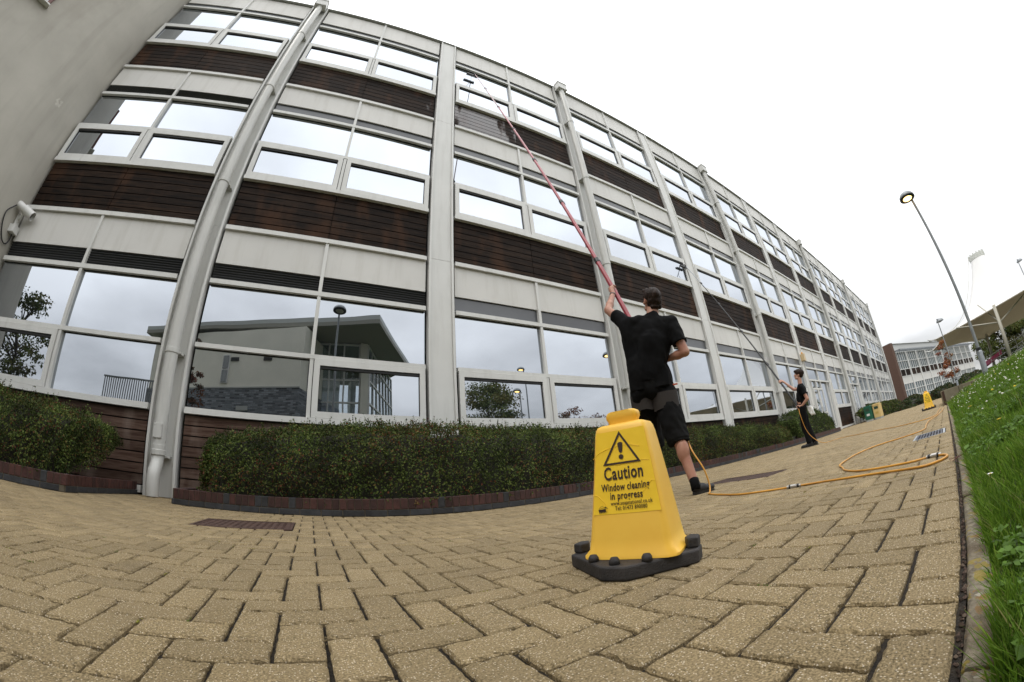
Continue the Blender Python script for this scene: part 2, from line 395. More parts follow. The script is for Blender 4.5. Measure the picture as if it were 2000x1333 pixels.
def paver_ring(lx, ly, nl, ns_, inset, jit, zc, zb, rr):
    """Outline rings of one block: top (inset), shoulder, foot."""
    def ring(ins, j):
        x, y = lx / 2 - ins, ly / 2 - ins; pts = []
        c = min(0.004, ins)
        for (ax, ay, bx, by, k) in ((-x, -y, x, -y, nl), (x, -y, x, y, ns_), (x, y, -x, y, nl), (-x, y, -x, -y, ns_)):
            for i in range(k):
                t = i / k; px, py = ax + (bx - ax) * t, ay + (by - ay) * t
                if i == 0: px -= math.copysign(c, px) * .7; py -= math.copysign(c, py) * .7
                e = j * rr.uniform(-0.2, 1.0) ** 3
                px -= math.copysign(e, px) * (abs(px) > x - .006); py -= math.copysign(e, py) * (abs(py) > y - .006)
                pts.append((px, py))
        return pts
    return ring(inset, jit), ring(0.0004, jit * .45), ring(0.0, 0)
def paver_mesh(lx, ly, nl, ns_, seed, jit=0.0095):
    rr = random.Random(seed); a, b, c = paver_ring(lx, ly, nl, ns_, 0.0045, jit, 0, 0, rr)
    n = len(a); mb = MB()
    vs = [(x, y, 0.0 - rr.uniform(0, .0006)) for x, y in a] + [(x, y, -0.0045 - rr.uniform(0, .002)) for x, y in b] + [(x, y, -0.035) for x, y in c]
    fs = [tuple(range(n))] + [(i, (i + 1) % n, n + (i + 1) % n, n + i) for i in range(n)] + [(n + i, n + (i + 1) % n, 2 * n + (i + 1) % n, 2 * n + i) for i in range(n)]
    mb.add(vs, fs)
    return mb.mesh('paver', M_PAVER, tint=True)
Y0, X0 = 0.014, 0.61
holes = [(-0.862, -0.138, 2.868, 3.442), (3.448, 3.932, 1.608, 2.332), (3.868, 4.372, 0.068, 0.362)]
slots = []
for i in range(-110, 330):
    for j in range(-1, 61):
        k = (i + j) % 4
        if k == 0: a = (X0 + .1 * i, X0 + .1 * i + .1, Y0 + .1 * j, Y0 + .1 * j + .2)
        elif k == 2: a = (X0 + .1 * i, X0 + .1 * i + .2, Y0 + .1 * j, Y0 + .1 * j + .1)
        else: continue
        a = (a[0], a[1], max(a[2], Y0), min(a[3], 6.02))
        if a[3] - a[2] < .05: continue
        cx, cy = (a[0] + a[1]) / 2, (a[2] + a[3]) / 2
        if cx < -10.8: continue
        for h in holes:          # blocks cut to fit round the covers
            if a[0] < h[1] and a[1] > h[0] and a[2] < h[3] and a[3] > h[2]:
                cs = [(a[0], min(a[1], h[0]), a[2], a[3]), (max(a[0], h[1]), a[1], a[2], a[3]), (a[0], a[1], a[2], min(a[3], h[2])), (a[0], a[1], max(a[2], h[3]), a[3])]
                cs = [c for c in cs if c[1] - c[0] > .018 and c[3] - c[2] > .018]
                a = max(cs, key=lambda c: (c[1] - c[0]) * (c[3] - c[2])) if cs else None
                break
        if a is None: continue
        cx, cy = (a[0] + a[1]) / 2, (a[2] + a[3]) / 2
        slots.append((math.hypot(cx, cy), a, cx, cy))
slots.sort(key=lambda s: s[0])
vis = [s for s in slots if s[0] > .42 and -12 < math.degrees(math.atan2(s[3], s[2])) < 158]
near = vis[:300]; nearset = set(id(s) for s in near)
VARS = {}
G = 0.0065
for idx, s in enumerate(near):
    _, a, cx, cy = s
    lx, ly = a[1] - a[0] - G, a[3] - a[2] - G
    key = (round(lx, 3), round(ly, 3), idx % 9)
    if key not in VARS: VARS[key] = paver_mesh(lx, ly, 13 if lx > ly else 7, 7 if lx > ly else 13, hash(key) % 9999)
    o = bpy.data.objects.new('paver', VARS[key]); link(o, pave)
    o.location = (cx + random.uniform(-.0009, .0009), cy + random.uniform(-.0009, .0009), random.uniform(-.0016, .0016))
    o.rotation_euler = (random.uniform(-.006, .006), random.uniform(-.006, .006), random.uniform(-.008, .008) + (math.pi if random.random() < .5 else 0))
mid = [s for s in slots if id(s) not in nearset]
# the remaining blocks: one joined mesh, shoulders kept on all of them
n = len(mid); A = np.array([s[1] for s in mid]); D = np.array([s[0] for s in mid])
A = A + rng.normal(0, .0006, A.shape)
G = .008
xs0, xs1, ys0, ys1 = A[:, 0] + G / 2, A[:, 1] - G / 2, A[:, 2] + G / 2, A[:, 3] - G / 2
ch = 0.0062; zt = rng.uniform(-.0016, .0016, n)
tx, ty = rng.normal(0, .012, n), rng.normal(0, .012, n)
cx_, cy_ = (xs0 + xs1) / 2, (ys0 + ys1) / 2
V = np.empty((n, 12, 3))
for q, (X, Y) in enumerate(((xs0, ys0), (xs1, ys0), (xs1, ys1), (xs0, ys1))):
    sx = 1 if q in (0, 3) else -1; sy = 1 if q in (0, 1) else -1
    z_ = zt + (X - cx_) * tx + (Y - cy_) * ty
    V[:, q] = np.stack([X + sx * ch, Y + sy * ch, z_], 1)
    V[:, 4 + q] = np.stack([X, Y, z_ - .0075], 1)
    V[:, 8 + q] = np.stack([X, Y, z_ - .03], 1)
F0 = [(0, 1, 2, 3)] + [(4 + q, 4 + (q + 1) % 4, (q + 1) % 4, q) for q in range(4)] + [(8 + q, 8 + (q + 1) % 4, 4 + (q + 1) % 4, 4 + q) for q in range(4)]
F = (np.array(F0)[None] + (np.arange(n) * 12)[:, None, None]).reshape(-1, 4)
tn = np.repeat(rng.uniform(.88, 1.12, n), 12)[:, None] * np.ones(3)
o = mesh_obj('paver', arr_mesh('paver_field', V.reshape(-1, 3), F, M_PAVER, tn), None, pave); tag(o, kind='stuff')

# kerb of concrete edging stones with lichen
def kerb_mat():
    m = mat('kerb concrete', (0.12, 0.10, 0.065), 0.9, (0.29, 0.25, 0.18), nscale=55, bump=0.8, bscale=120, rand=.12, contrast=(.35, .65))
    t = m.node_tree; n_ = t.nodes; l = t.links.new; p = n_['Principled BSDF']; src = p.inputs['Base Color'].links[0].from_socket
    ge = n_.new('ShaderNodeNewGeometry')
    for sc_, lo, hi, c in ((26, .58, .60, (0.25, 0.19, 0.03)), (31, .62, .65, (0.22, 0.12, 0.035)), (44, .66, .68, (0.40, 0.37, 0.29)), (6, .45, .65, (0.10, 0.07, 0.04))):
        ns = n_.new('ShaderNodeTexNoise'); ns.inputs['Scale'].default_value = sc_; ns.inputs['Detail'].default_value = 3; l(ge.outputs['Position'], ns.inputs['Vector'])
        q = n_.new('ShaderNodeMapRange'); q.inputs[1].default_value = lo; q.inputs[2].default_value = hi; q.inputs[4].default_value = .85; l(ns.outputs['Fac'], q.inputs[0])
        x = n_.new('ShaderNodeMix'); x.data_type = 'RGBA'; x.inputs[7].default_value = (*c, 1); l(q.outputs[0], x.inputs[0]); l(src, x.inputs[6]); src = x.outputs[2]
    l(src, p.inputs['Base Color']); return m
M_KERB = kerb_mat()
kerb = empty('kerb', (0, 0, 0)); tag(kerb, kind='structure')
x = -4.05; kb = {}
k = 0
while x < 12.2:
    v = k % 3
    if v not in kb:
        mb = MB(); nx = 22; Lk = 0.905; rr = random.Random(v)
        prof = [(-.0, -.1), (-.0, -.006), (-.004, 0), (-.012, .0015), (-.024, .002), (-.033, .0015), (-.042, 0), (-.046, -.006), (-.046, -.1)]
        vs = []
        for i in range(nx + 1):
            for (py, pz) in prof:
                e = rr.uniform(-.0014, .0014)
                vs.append((i / nx * Lk, py + e, pz + (rr.uniform(-.0016, .0008) if pz > -.05 else 0) - (.004 if i in (0, nx) and pz > -.05 else 0)))
        n_ = len(prof); fs = [(i * n_ + q, i * n_ + q + 1, (i + 1) * n_ + q + 1, (i + 1) * n_ + q) for i in range(nx) for q in range(n_ - 1)]
        fs += [tuple(range(n_)), tuple(range(nx * n_, (nx + 1) * n_))[::-1]]
        mb.add(vs, fs); kb[v] = mb.mesh('kerb_stone', M_KERB)
        kb[v].polygons.foreach_set('use_smooth', [True] * (len(kb[v].polygons) - 2) + [False] * 2)
    o = bpy.data.objects.new('kerb_stone', kb[v]); link(o, kerb); o.location = (x, 0.004, random.uniform(-.001, .003)); o.rotation_euler = (0, 0, random.uniform(-.002, .002))
    x += .914; k += 1

# gravel and debris in the gap beside the kerb
mb = MB(); rr = random.Random(3)
for i in range(520):
    x = rr.uniform(.25, 6) if i % 3 else rr.uniform(.25, 1.6); s_ = rr.uniform(.0015, .0042); y = rr.uniform(.006, .014)
    c = rr.choice([(.10, .065, .05), (.06, .038, .026), (.15, .11, .08), (.035, .022, .015)])
    q = [Vector((rr.uniform(-1, 1), rr.uniform(-1, 1), rr.uniform(-1, 1))).normalized() * s_ for _ in range(4)]
    mb.add([Vector((x, y, -.011 + s_ * .4)) + e for e in (Vector((-s_, 0, 0)), Vector((s_, 0, 0)), Vector((0, s_, 0)), Vector((0, -s_, 0)), Vector((0, 0, s_)), Vector((0, 0, -s_)))],
           [(0, 2, 4), (2, 1, 4), (1, 3, 4), (3, 0, 4), (2, 0, 5), (1, 2, 5), (3, 1, 5), (0, 3, 5)], c)
o = mb.build('gravel', mat('grit', (1, 1, 1), .9, tint=True), tint=True); tag(o, kind='stuff')

# ------------------------------------------------------------------ grass bank
def bank_z(x, y):
    t = -y - 0.048
    if t <= 0: return -0.01
    z = 0.0 + 0.235 * t if t < 1.8 else 0.423 + 0.07 * (t - 1.8)
    z = min(z, 0.95)
    b = math.exp(-((t) / .5) ** 2)
    return z - 0.012 * b + 0.03 * (noise.noise(Vector((x * 1.3, y * 1.3, 3))) ) * (1 - b)
gx = np.concatenate([np.linspace(-14, 4, 60), np.linspace(4.3, 70, 90)]); gy = -0.047 - np.concatenate([np.linspace(0, 2.5, 30), np.linspace(2.8, 60, 40)])
V = [(x, y, bank_z(x, y)) for x in gx for y in gy]; ny = len(gy)
F = [(i * ny + j, (i + 1) * ny + j, (i + 1) * ny + j + 1, i * ny + j + 1) for i in range(len(gx) - 1) for j in range(ny - 1)]
M_BANK = mat('turf base', (0.030, 0.042, 0.012), 0.95, (0.055, 0.085, 0.02), nscale=5, bump=.6, bscale=30)
me = arr_mesh('bank', V, np.array(F)[:, ::-1], M_BANK, smooth=True)
o = mesh_obj('grass_bank', me); tag(o, kind='structure')

def leafmat(name, trans=0.25, rough=.55):
    m = bpy.data.materials.new(name); m.use_nodes = True
    t = m.node_tree; n = t.nodes; l = t.links.new; p = n['Principled BSDF']
    at = n.new('ShaderNodeAttribute'); at.attribute_name = 'tint'
    l(at.outputs['Color'], p.inputs['Base Color']); p.inputs['Roughness'].default_value = rough; p.inputs['Specular IOR Level'].default_value = .16
    tr = n.new('ShaderNodeBsdfTranslucent'); l(at.outputs['Color'], tr.inputs[0])
    x = n.new('ShaderNodeMixShader'); x.inputs[0].default_value = trans; l(p.outputs[0], x.inputs[1]); l(tr.outputs[0], x.inputs[2]); l(x.outputs[0], n['Material Output'].inputs[0])
    return m
M_LEAF = leafmat('foliage'); M_GRASS = leafmat('grass blade', .35, .5)

def grass(n, xr, tr, h, wd, power=1.0, seed=1):
    g = np.random.default_rng(seed)
    x = xr[0] + (xr[1] - xr[0]) * g.random(n) ** power; t = tr[0] + (tr[1] - tr[0]) * g.random(n) ** .9
    y = -0.038 - t
    clump = np.array([noise.noise(Vector((a * 3, b * 3, 9))) for a, b in zip(x, y)])
    keep = clump > -.35 - g.random(n) * .3; x, y, clump = x[keep], y[keep], clump[keep]; n = len(x)
    z = np.array([bank_z(a, b) for a, b in zip(x, y)]) - .004
    hh = h * g.uniform(.45, 1.25, n) * (1 + clump * .9); ww = wd * g.uniform(.6, 1.3, n)
    an = g.uniform(0, 2 * math.pi, n); lean = g.uniform(.1, .85, n) * hh; la = g.uniform(0, 2 * math.pi, n)
    la = np.where(g.random(n) < .35, math.pi / 2 + g.normal(0, .6, n), la)
    dx, dy = np.cos(la) * lean, np.sin(la) * lean; wx, wy = np.cos(an) * ww, np.sin(an) * ww
    V = np.empty((n, 6, 3)); B = np.stack([x, y, z], 1)
    for q, (s_, fz, fl, k_) in enumerate(((-1, 0, 0, 1), (1, 0, 0, 1), (1, .55, .3, .85), (-1, .55, .3, .85), (1, .95, 1.0, .12), (-1, .95, 1.0, .12))):
        V[:, q] = B + np.stack([s_ * wx * k_ + dx * fl, s_ * wy * k_ + dy * fl, hh * fz * np.ones(n)], 1)
    F = np.empty((n, 2, 4), int); b = np.arange(n) * 6
    F[:, 0] = np.stack([b, b + 1, b + 2, b + 3], 1); F[:, 1] = np.stack([b + 3, b + 2, b + 4, b + 5], 1)
    base = np.array([(.11, .205, .020), (.15, .27, .028), (.20, .31, .042), (.065, .145, .016), (.32, .31, .12)])
    ci = g.choice(5, n, p=[.34, .3, .17, .15, .04]); col = base[ci] * g.uniform(.6, 1.3, (n, 1)) * (1 - .35 * np.clip(clump, -.5, .5))[:, None]
    return V.reshape(-1, 3), F.reshape(-1, 4), np.repeat(col, 6, 0)
def join_arr(parts):
    V, F, T, b = [], [], [], 0
    for v, f_, t in parts: V.append(v); F.append(f_ + b); T.append(t); b += len(v)
    return np.concatenate(V), np.concatenate(F), np.concatenate(T)
parts = [grass(9000, (.30, 4.5), (-.004, .045), .048, .0016, 1.0, 8), grass(30000, (.30, 2.6), (0, .75), .055, .0015, 1.1, 1), grass(26000, (1.4, 6.5), (0, 1.6), .07, .0026, 1.2, 2), grass(22000, (5, 13.5), (0, 2.6), .10, .0055, 1.0, 3),
         grass(15000, (9, 34), (.2, 9), .12, .012, 1.2, 4)]
V, F, T = join_arr(parts)
o = mesh_obj('grass', arr_mesh('grass', V, F, M_GRASS, T)); tag(o, 'fresh green grass and weeds growing along the kerb', 'grass', kind='stuff')

# clover and broad weeds among the grass
g = np.random.default_rng(21); PT = []; NR = []; SZ = []; CO = []
for i in range(17000):
    if i < 11500: x = .35 + 2.8 * g.random(); t = g.random() * .8; s_ = g.uniform(.0045, .0105)
    else: x = 2 + 11 * g.random(); t = g.random() * 2.2; s_ = g.uniform(.014, .032)
    y = -.05 - t
    if noise.noise(Vector((x * 2.2, y * 2.2, 4))) < -.02: continue
    z = bank_z(x, y) + g.uniform(.006, .055)
    for q in range(3):
        an = 2.1 * q + g.random()
        PT.append((x + math.cos(an) * s_ * .8, y + math.sin(an) * s_ * .8, z)); NR.append((0, 0, 1)); SZ.append(s_); CO.append(np.array((.11, .205, .030)) * g.uniform(.55, 1.35))
v, f_, t = leaves(np.array(PT), np.array(NR, float), np.array(SZ), np.array(CO), asp=.75, spread=.35)
o = mesh_obj('clover', arr_mesh('clover', v, f_, M_GRASS, t)); tag(o, 'broad leaved clover patches in the grass bank', 'clover', kind='stuff')
# small white and yellow flowers, too many to count further up the bank
mb = MB(); rr = random.Random(5)
for i in range(420):
    x = rr.uniform(3.0, 12.5); y = -.12 - rr.random() * 2.3; z = bank_z(x, y) + rr.uniform(.08, .14); s_ = rr.uniform(.006, .013)
    c = (.62, .62, .52) if rr.random() < .9 else (.65, .48, .02)
    mb.lathe([(0.0, .0), (s_, .002), (s_ * .8, s_ * .7), (0, s_)], (x, y, z), 6); mb.t[-24:] = [c] * 24
o = mb.build('clover_flowers', mat('petals', (1, 1, 1), .7, tint=True), tint=True); tag(o, 'tiny pale flower heads dotted over the grass bank', 'flowers', kind='stuff')
def flower(x, y, h, s_, white, label):
    z0 = bank_z(x, y); e = empty('daisy' if white else 'dandelion', (x, y, z0), label, 'flower')
    a = MB(); a.tube([(0, 0, 0), (.004, .002, h * .6), (.002, 0, h)], .0012, 5); a.build('stem', mat('flower stem', (.08, .14, .03)), e)
    p_ = MB(); nP = 14
    for k in range(nP):
        an = 2 * math.pi * k / nP; d = Vector((math.cos(an), math.sin(an), .25 if white else .5)); q = Vector((-math.sin(an), math.cos(an), 0)) * s_ * .2
        c0 = Vector((.002, 0, h)); p_.add([c0, c0 + d * s_ * .6 + q, c0 + d * s_, c0 + d * s_ * .6 - q], [(0, 1, 2, 3)])
    p_.build('petals', mat('white petal', (.75, .75, .74)) if white else mat('yellow petal', (.70, .50, .02)), e)
    c_ = MB(); c_.lathe([(s_ * .3, 0), (s_ * .25, s_ * .12), (0, s_ * .18)], (.002, 0, h + .001), 8); c_.build('flower_centre', mat('flower centre', (.55, .38, .02)), e)
flower(1.35, -.085, .06, .010, True, 'small white daisy close to the kerb in the near grass')
flower(2.05, -.21, .10, .013, False, 'small yellow flower standing higher in the near grass than the daisy')
flower(4.2, -.20, .09, .022, False, 'yellow dandelion low in the grass near the drain')
# fallen twig on the kerb
mb = MB(); mb.tube([(2.13, .03, .008), (2.18, .0, .014), (2.24, -.03, .012), (2.30, -.05, .02)], [.002, .003, .003, .0015], 5)
mb.tube([(2.18, 0, .014), (2.20, .045, .01)], .0015, 5); mb.tube([(2.24, -.03, .013), (2.20, -.07, .02)], .0015, 5)
PTS = [(2.14, .035, .012), (2.2, .04, .014), (2.29, -.045, .024), (2.21, -.065, .024)]
e = mb.build('fallen_twig', mat('red twig', (.10, .03, .02), .7)); tag(e, 'reddish fallen twig lying across the kerb', 'twig')
for (a, b, c) in PTS: lf = MB(); lf.add([(a - .012, b, c), (a, b - .006, c + .004), (a + .012, b + .003, c), (a, b + .008, c + .003)], [(0, 1, 2, 3)]); lf.build('withered_leaf', mat('withered leaf', (.16, .05, .025), .7), e)
# moss and crumbs caught in the joints
mb = MB(); rr = random.Random(12)
for k in range(170):
    s_ = rr.choice(vis[:900]); a = s_[1]; side = rr.random(); cx, cy = (a[0], rr.uniform(a[2], a[3])) if side < .5 else (rr.uniform(a[0], a[1]), a[2])
    if cy < .02: continue
    c = rr.choice([(.20, .19, .03), (.10, .13, .025), (.13, .10, .05), (.06, .045, .025)])
    for j in range(rr.randint(3, 9)):
        e_ = rr.uniform(.0012, .0030); p = Vector((cx + rr.gauss(0, .0015 if side < .5 else .008), cy + rr.gauss(0, .008 if side < .5 else .0015), -.004 + rr.uniform(0, .003)))
        mb.add([p + Vector(v) * e_ for v in ((-1, 0, 0), (1, 0, 0), (0, 1, 0), (0, -1, 0), (0, 0, 1), (0, 0, -1))], [(0, 2, 4), (2, 1, 4), (1, 3, 4), (3, 0, 4), (2, 0, 5), (1, 2, 5), (3, 1, 5), (0, 3, 5)], c)
o = mb.build('joint_moss', mat('moss', (1, 1, 1), .95, tint=True), tint=True); tag(o, kind='stuff')

# ------------------------------------------------------------------ the long glazed building
LV = {0: 1.211, 1: 2.257, 2: 3.347, 3: 3.701, 4: 4.409, 5: 5.545, 6: 6.587, 7: 7.654, 8: 7.998, 9: 8.71, 10: 9.827, 11: 10.853, 12: 12.02, 13: 12.34, 14: 13.227}
W, XA, PW = 4.333, 1.843, 0.496
FY = 6.0
bld = empty('school_building', (0, 6.2, 0), 'long three storey glazed building with timber bands and grey pipes beside the paved path', 'building')
bld.location = (0, 0, 0)
mb = MB(); mb.b2((-7.3, 6.16, 0), (54.3, 20, 13.1)); mb.build('core_wall', M_VOID, bld)
mb = MB(); mb.b2((-7.4, 5.93, 13.235), (54.4, 20.1, 13.275)); mb.build('roof_edge_flashing', M_CONC, bld)
mb = MB(); mb.b2((-7.4, 5.96, 13.285), (54.4, 20.1, 13.33)); mb.build('roof_coping', M_ALU, bld)
boards = []      # (distance, lo, hi, material)
gask_shade = MB()
def trans(x0, x1, z, h, yf=5.965, name='transom'):
    piece(name, (x0, yf, z), (x1, 6.10, z + h), M_ALU, bld)
    gask_shade.b2((x0, 6.03, z - .014), (x1, 6.10, z)); gask_shade.b2((x0, 6.04, z + h), (x1, 6.10, z + h + .010))  # dark strips: gasket lines that also paint the recess shade at transoms
def wood(x0, x1, z0, z1, n, m=M_WOOD, y=6.02):
    h = (z1 - z0) / n
    for i in range(n):
        boards.append((math.dist(((x0 + x1) / 2, 6, (z0 + z1) / 2), (1.5, 0, .3)), (x0 + .006, y, z0 + i * h + .009), (x1 - .006, y + .03, z0 + (i + 1) * h - .009), m))
pane_ms = {}
def pane(x0, x1, z0, z1, y, parent):
    d = (round(x1 - x0, 3), round(z1 - z0, 3))
    if d not in pane_ms:
        q = MB(); q.box((0, 0, 0), (d[0], .012, d[1])); pane_ms[d] = q.mesh('pane', M_GLASS)
    o = bpy.data.objects.new('pane', pane_ms[d]); link(o, parent); o.location = ((x0 + x1) / 2, y + .006, (z0 + z1) / 2)
    o.rotation_euler = (random.gauss(0, .0022), 0, random.gauss(0, .0022))
    return o
frame_ms = {}
def awning(x0, x1, z0, z1):
    d = (round(x1 - x0, 3), round(z1 - z0, 3)); fw = .095
    if d not in frame_ms:
        q = MB(); a, b = d[0] / 2, d[1] / 2
        q.b2((-a, 0, -b), (a, .075, -b + fw)); q.b2((-a, 0, b - fw), (a, .075, b)); q.b2((-a, 0, -b + fw), (-a + fw, .075, b - fw)); q.b2((a - fw, 0, -b + fw), (a, .075, b - fw))
        frame_ms[d] = q.mesh('window_frame', M_ALU)
        q = MB(); q.b2((-a + fw, .02, b - fw - .045), (a - fw, .07, b - fw)); q.b2((-a + fw, .035, -b + fw), (-a + fw + .008, .07, b - fw - .045)); q.b2((a - fw - .008, .035, -b + fw), (a - fw, .07, b - fw - .045))  # rubber seal; the deep top band also paints shade below the frame head
        frame_ms[(d, 'g')] = q.mesh('seal_shade', M_GASK_SHADE)
    w_ = bpy.data.objects.new('window_frame', frame_ms[d]); link(w_, bld); w_.location = ((x0 + x1) / 2, 5.955, (z0 + z1) / 2)
    s_ = bpy.data.objects.new('seal_shade', frame_ms[(d, 'g')]); link(s_, w_)
    q = pane(-d[0] / 2 + fw, d[0] / 2 - fw, -d[1] / 2 + fw, d[1] / 2 - fw, .05, w_)
def fixed(x0, x1, z0, z1):
    pane(x0, x1, z0, z1, 6.045, bld)
def storey(k, xl, xr, xm, zb, z1, z2, z3, z4, fl):
    """One storey of one bay: two lights below, two above, louvre band, spandrel panel."""
    mw = .03
    for h, (a, b) in enumerate(((xl + .045, xm - mw), (xm + mw, xr - .045))):
        isfix = (fl == 0 and ((k == -2 and h == 1) or (k == -1 and h == 0)))
        if isfix: fixed(a, b, zb + .09, z1 - .035)
        else: awning(a + .012, b - .012, zb + .095, z1 - .04)
        fixed(a, b, z1 + .035, z2 - .04)
        sl = fl == 0 and k < 0 or fl == 1 and k == -2
        zl = z2 + .04
        if sl:
            lo_ = MB(); lo_.b2((a, 6.09, zl), (b, 6.11, z3)); lv = lo_.build('louvre', M_LOUV, bld)
            n = 7; hh = (z3 - zl) / n
            key = ('slat', round(b - a, 3))
            if key not in frame_ms:
                q = MB(); q.box((0, 0, 0), (b - a, .05, .022), Matrix.Rotation(R(-38), 3, 'X')); frame_ms[key] = q.mesh('slat', M_SLAT)
            for i in range(n):
                o = bpy.data.objects.new('slat', frame_ms[key]); link(o, lv); o.location = ((a + b) / 2, 6.045, zl + (i + .5) * hh)
        else:
            piece('infill_panel', (a, 6.05, zl), (b, 6.07, z3 - .012), M_DARKP, bld)
        if fl < 2: piece('spandrel_panel', (a, 6.012, z3), (b, 6.04, z4 - .05), M_PANEL, bld)
        else: piece('spandrel_panel', (a, 6.012, z3), (b, 6.04, z4 - .03), M_PANEL, bld)
    piece('mullion', (xm - mw, 5.972, zb + .09), (xm + mw, 6.11, z4 - .045 if fl < 2 else z4), M_ALU, bld)
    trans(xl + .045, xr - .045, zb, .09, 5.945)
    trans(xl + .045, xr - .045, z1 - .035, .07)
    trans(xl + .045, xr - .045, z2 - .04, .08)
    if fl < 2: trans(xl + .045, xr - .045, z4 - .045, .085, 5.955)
pipes_at = (-1, 1, 3, 6, 9, 12)
for k in range(-2, 12):
    xl = XA + W * k + PW; xr = XA + W * (k + 1)
    if k == -2: xl = -6.33
    xm = (xl + xr) / 2 if k != -2 else XA - 2 * W + 2.413
    ds = k in (4, 6)
    if ds:    # glazed entrance doors reach the ground
        for fl, (zb, z1, z2, z3, z4) in enumerate(((LV[0], LV[1], LV[2], LV[3], LV[4]),)):
            for (a, b) in ((xl + .045, xm - .03), (xm + .03, xr - .045)):
                fixed(a, b, z1 + .50, z2 - .04); piece('infill_panel', (a, 6.05, z2 + .04), (b, 6.07, z3 - .012), M_DARKP, bld)
                piece('spandrel_panel', (a, 6.012, z3), (b, 6.04, z4 - .05), M_PANEL, bld)
            piece('mullion', (xm - .03, 5.972, z1 + .5), (xm + .03, 6.11, z4 - .045), M_ALU, bld)
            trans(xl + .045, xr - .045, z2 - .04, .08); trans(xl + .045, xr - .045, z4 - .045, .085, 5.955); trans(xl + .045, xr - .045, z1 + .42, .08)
        xs = [xl + .3, xl + 1.15, xl + 2.0, xr - .55]
        for i, (a, b) in enumerate(zip([xl + .045] + xs, xs + [xr - .045])):
            if i in (1, 2):
                q = MB(); q.b2((a + .02, 5.94, .03), (b - .02, 6.0, .14)); q.b2((a + .02, 5.94, 2.22), (b - .02, 6.0, 2.32)); q.b2((a + .02, 5.94, .14), (a + .12, 6.0, 2.22)); q.b2((b - .12, 5.94, .14), (b - .02, 6.0, 2.22))
                q.b2((a + .12, 5.94, 1.02), (b - .12, 6.0, 1.10))
                d_ = q.build('door', M_ALU, bld); pane(a + .12, b - .12, 1.10, 2.22, 5.97, d_); pane(a + .12, b - .12, .14, 1.02, 5.97, d_)
                h_ = MB(); hx = b - .16 if i == 1 else a + .16
                h_.tube([(hx, 5.93, .85), (hx, 5.88, .88), (hx, 5.88, 1.32), (hx, 5.93, 1.35)], .014, 8); h_.build('door_handle', M_STEEL, d_)
            else:
                fixed(a + .03, b - .03, .16, 2.6)
            piece('mullion', (b - .03, 5.96, .02), (b + .03, 6.11, 2.68), M_ALU, bld)
        fixed(xs[0], xs[2], 2.40, 2.66)
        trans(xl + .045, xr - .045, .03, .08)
    else:
        storey(k, xl, xr, xm, *[LV[i] for i in range(5)], 0)
        m_ = M_WOODG if k < 1 else M_WOOD
        if k == 5:
            wood(xl + .045, xr - .045, .14, LV[0] - .01, 7, m_)
        else:
            wood(xl + .045, xm, .14, LV[0] - .01, 7, m_); wood(xm, xr - .045, .14, LV[0] - .01, 7, m_)
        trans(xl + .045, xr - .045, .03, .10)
    storey(k, xl, xr, xm, *[LV[i] for i in range(5, 10)], 1)
    storey(k, xl, xr, xm, LV[10], LV[11], LV[12], LV[13], LV[14], 2)
    for (a, b) in ((LV[4] + .045, LV[5]), (LV[9] + .045, LV[10])):
        wood(xl + .045, xm, a, b, 7); wood(xm, xr - .045, a, b, 7)
gask_shade.build('gaskets_shade', M_GASK_SHADE, bld)
boards.sort(key=lambda b: b[0])
for b in boards[:300]: piece('board', b[1], b[2], b[3], bld)
for m_ in (M_WOOD, M_WOODG):
    q = MB()
    for b in boards[300:]:
        if b[3] is m_: q.b2(b[1], b[2])
    if q.v: tag(q.build('board', m_, bld), kind='stuff')
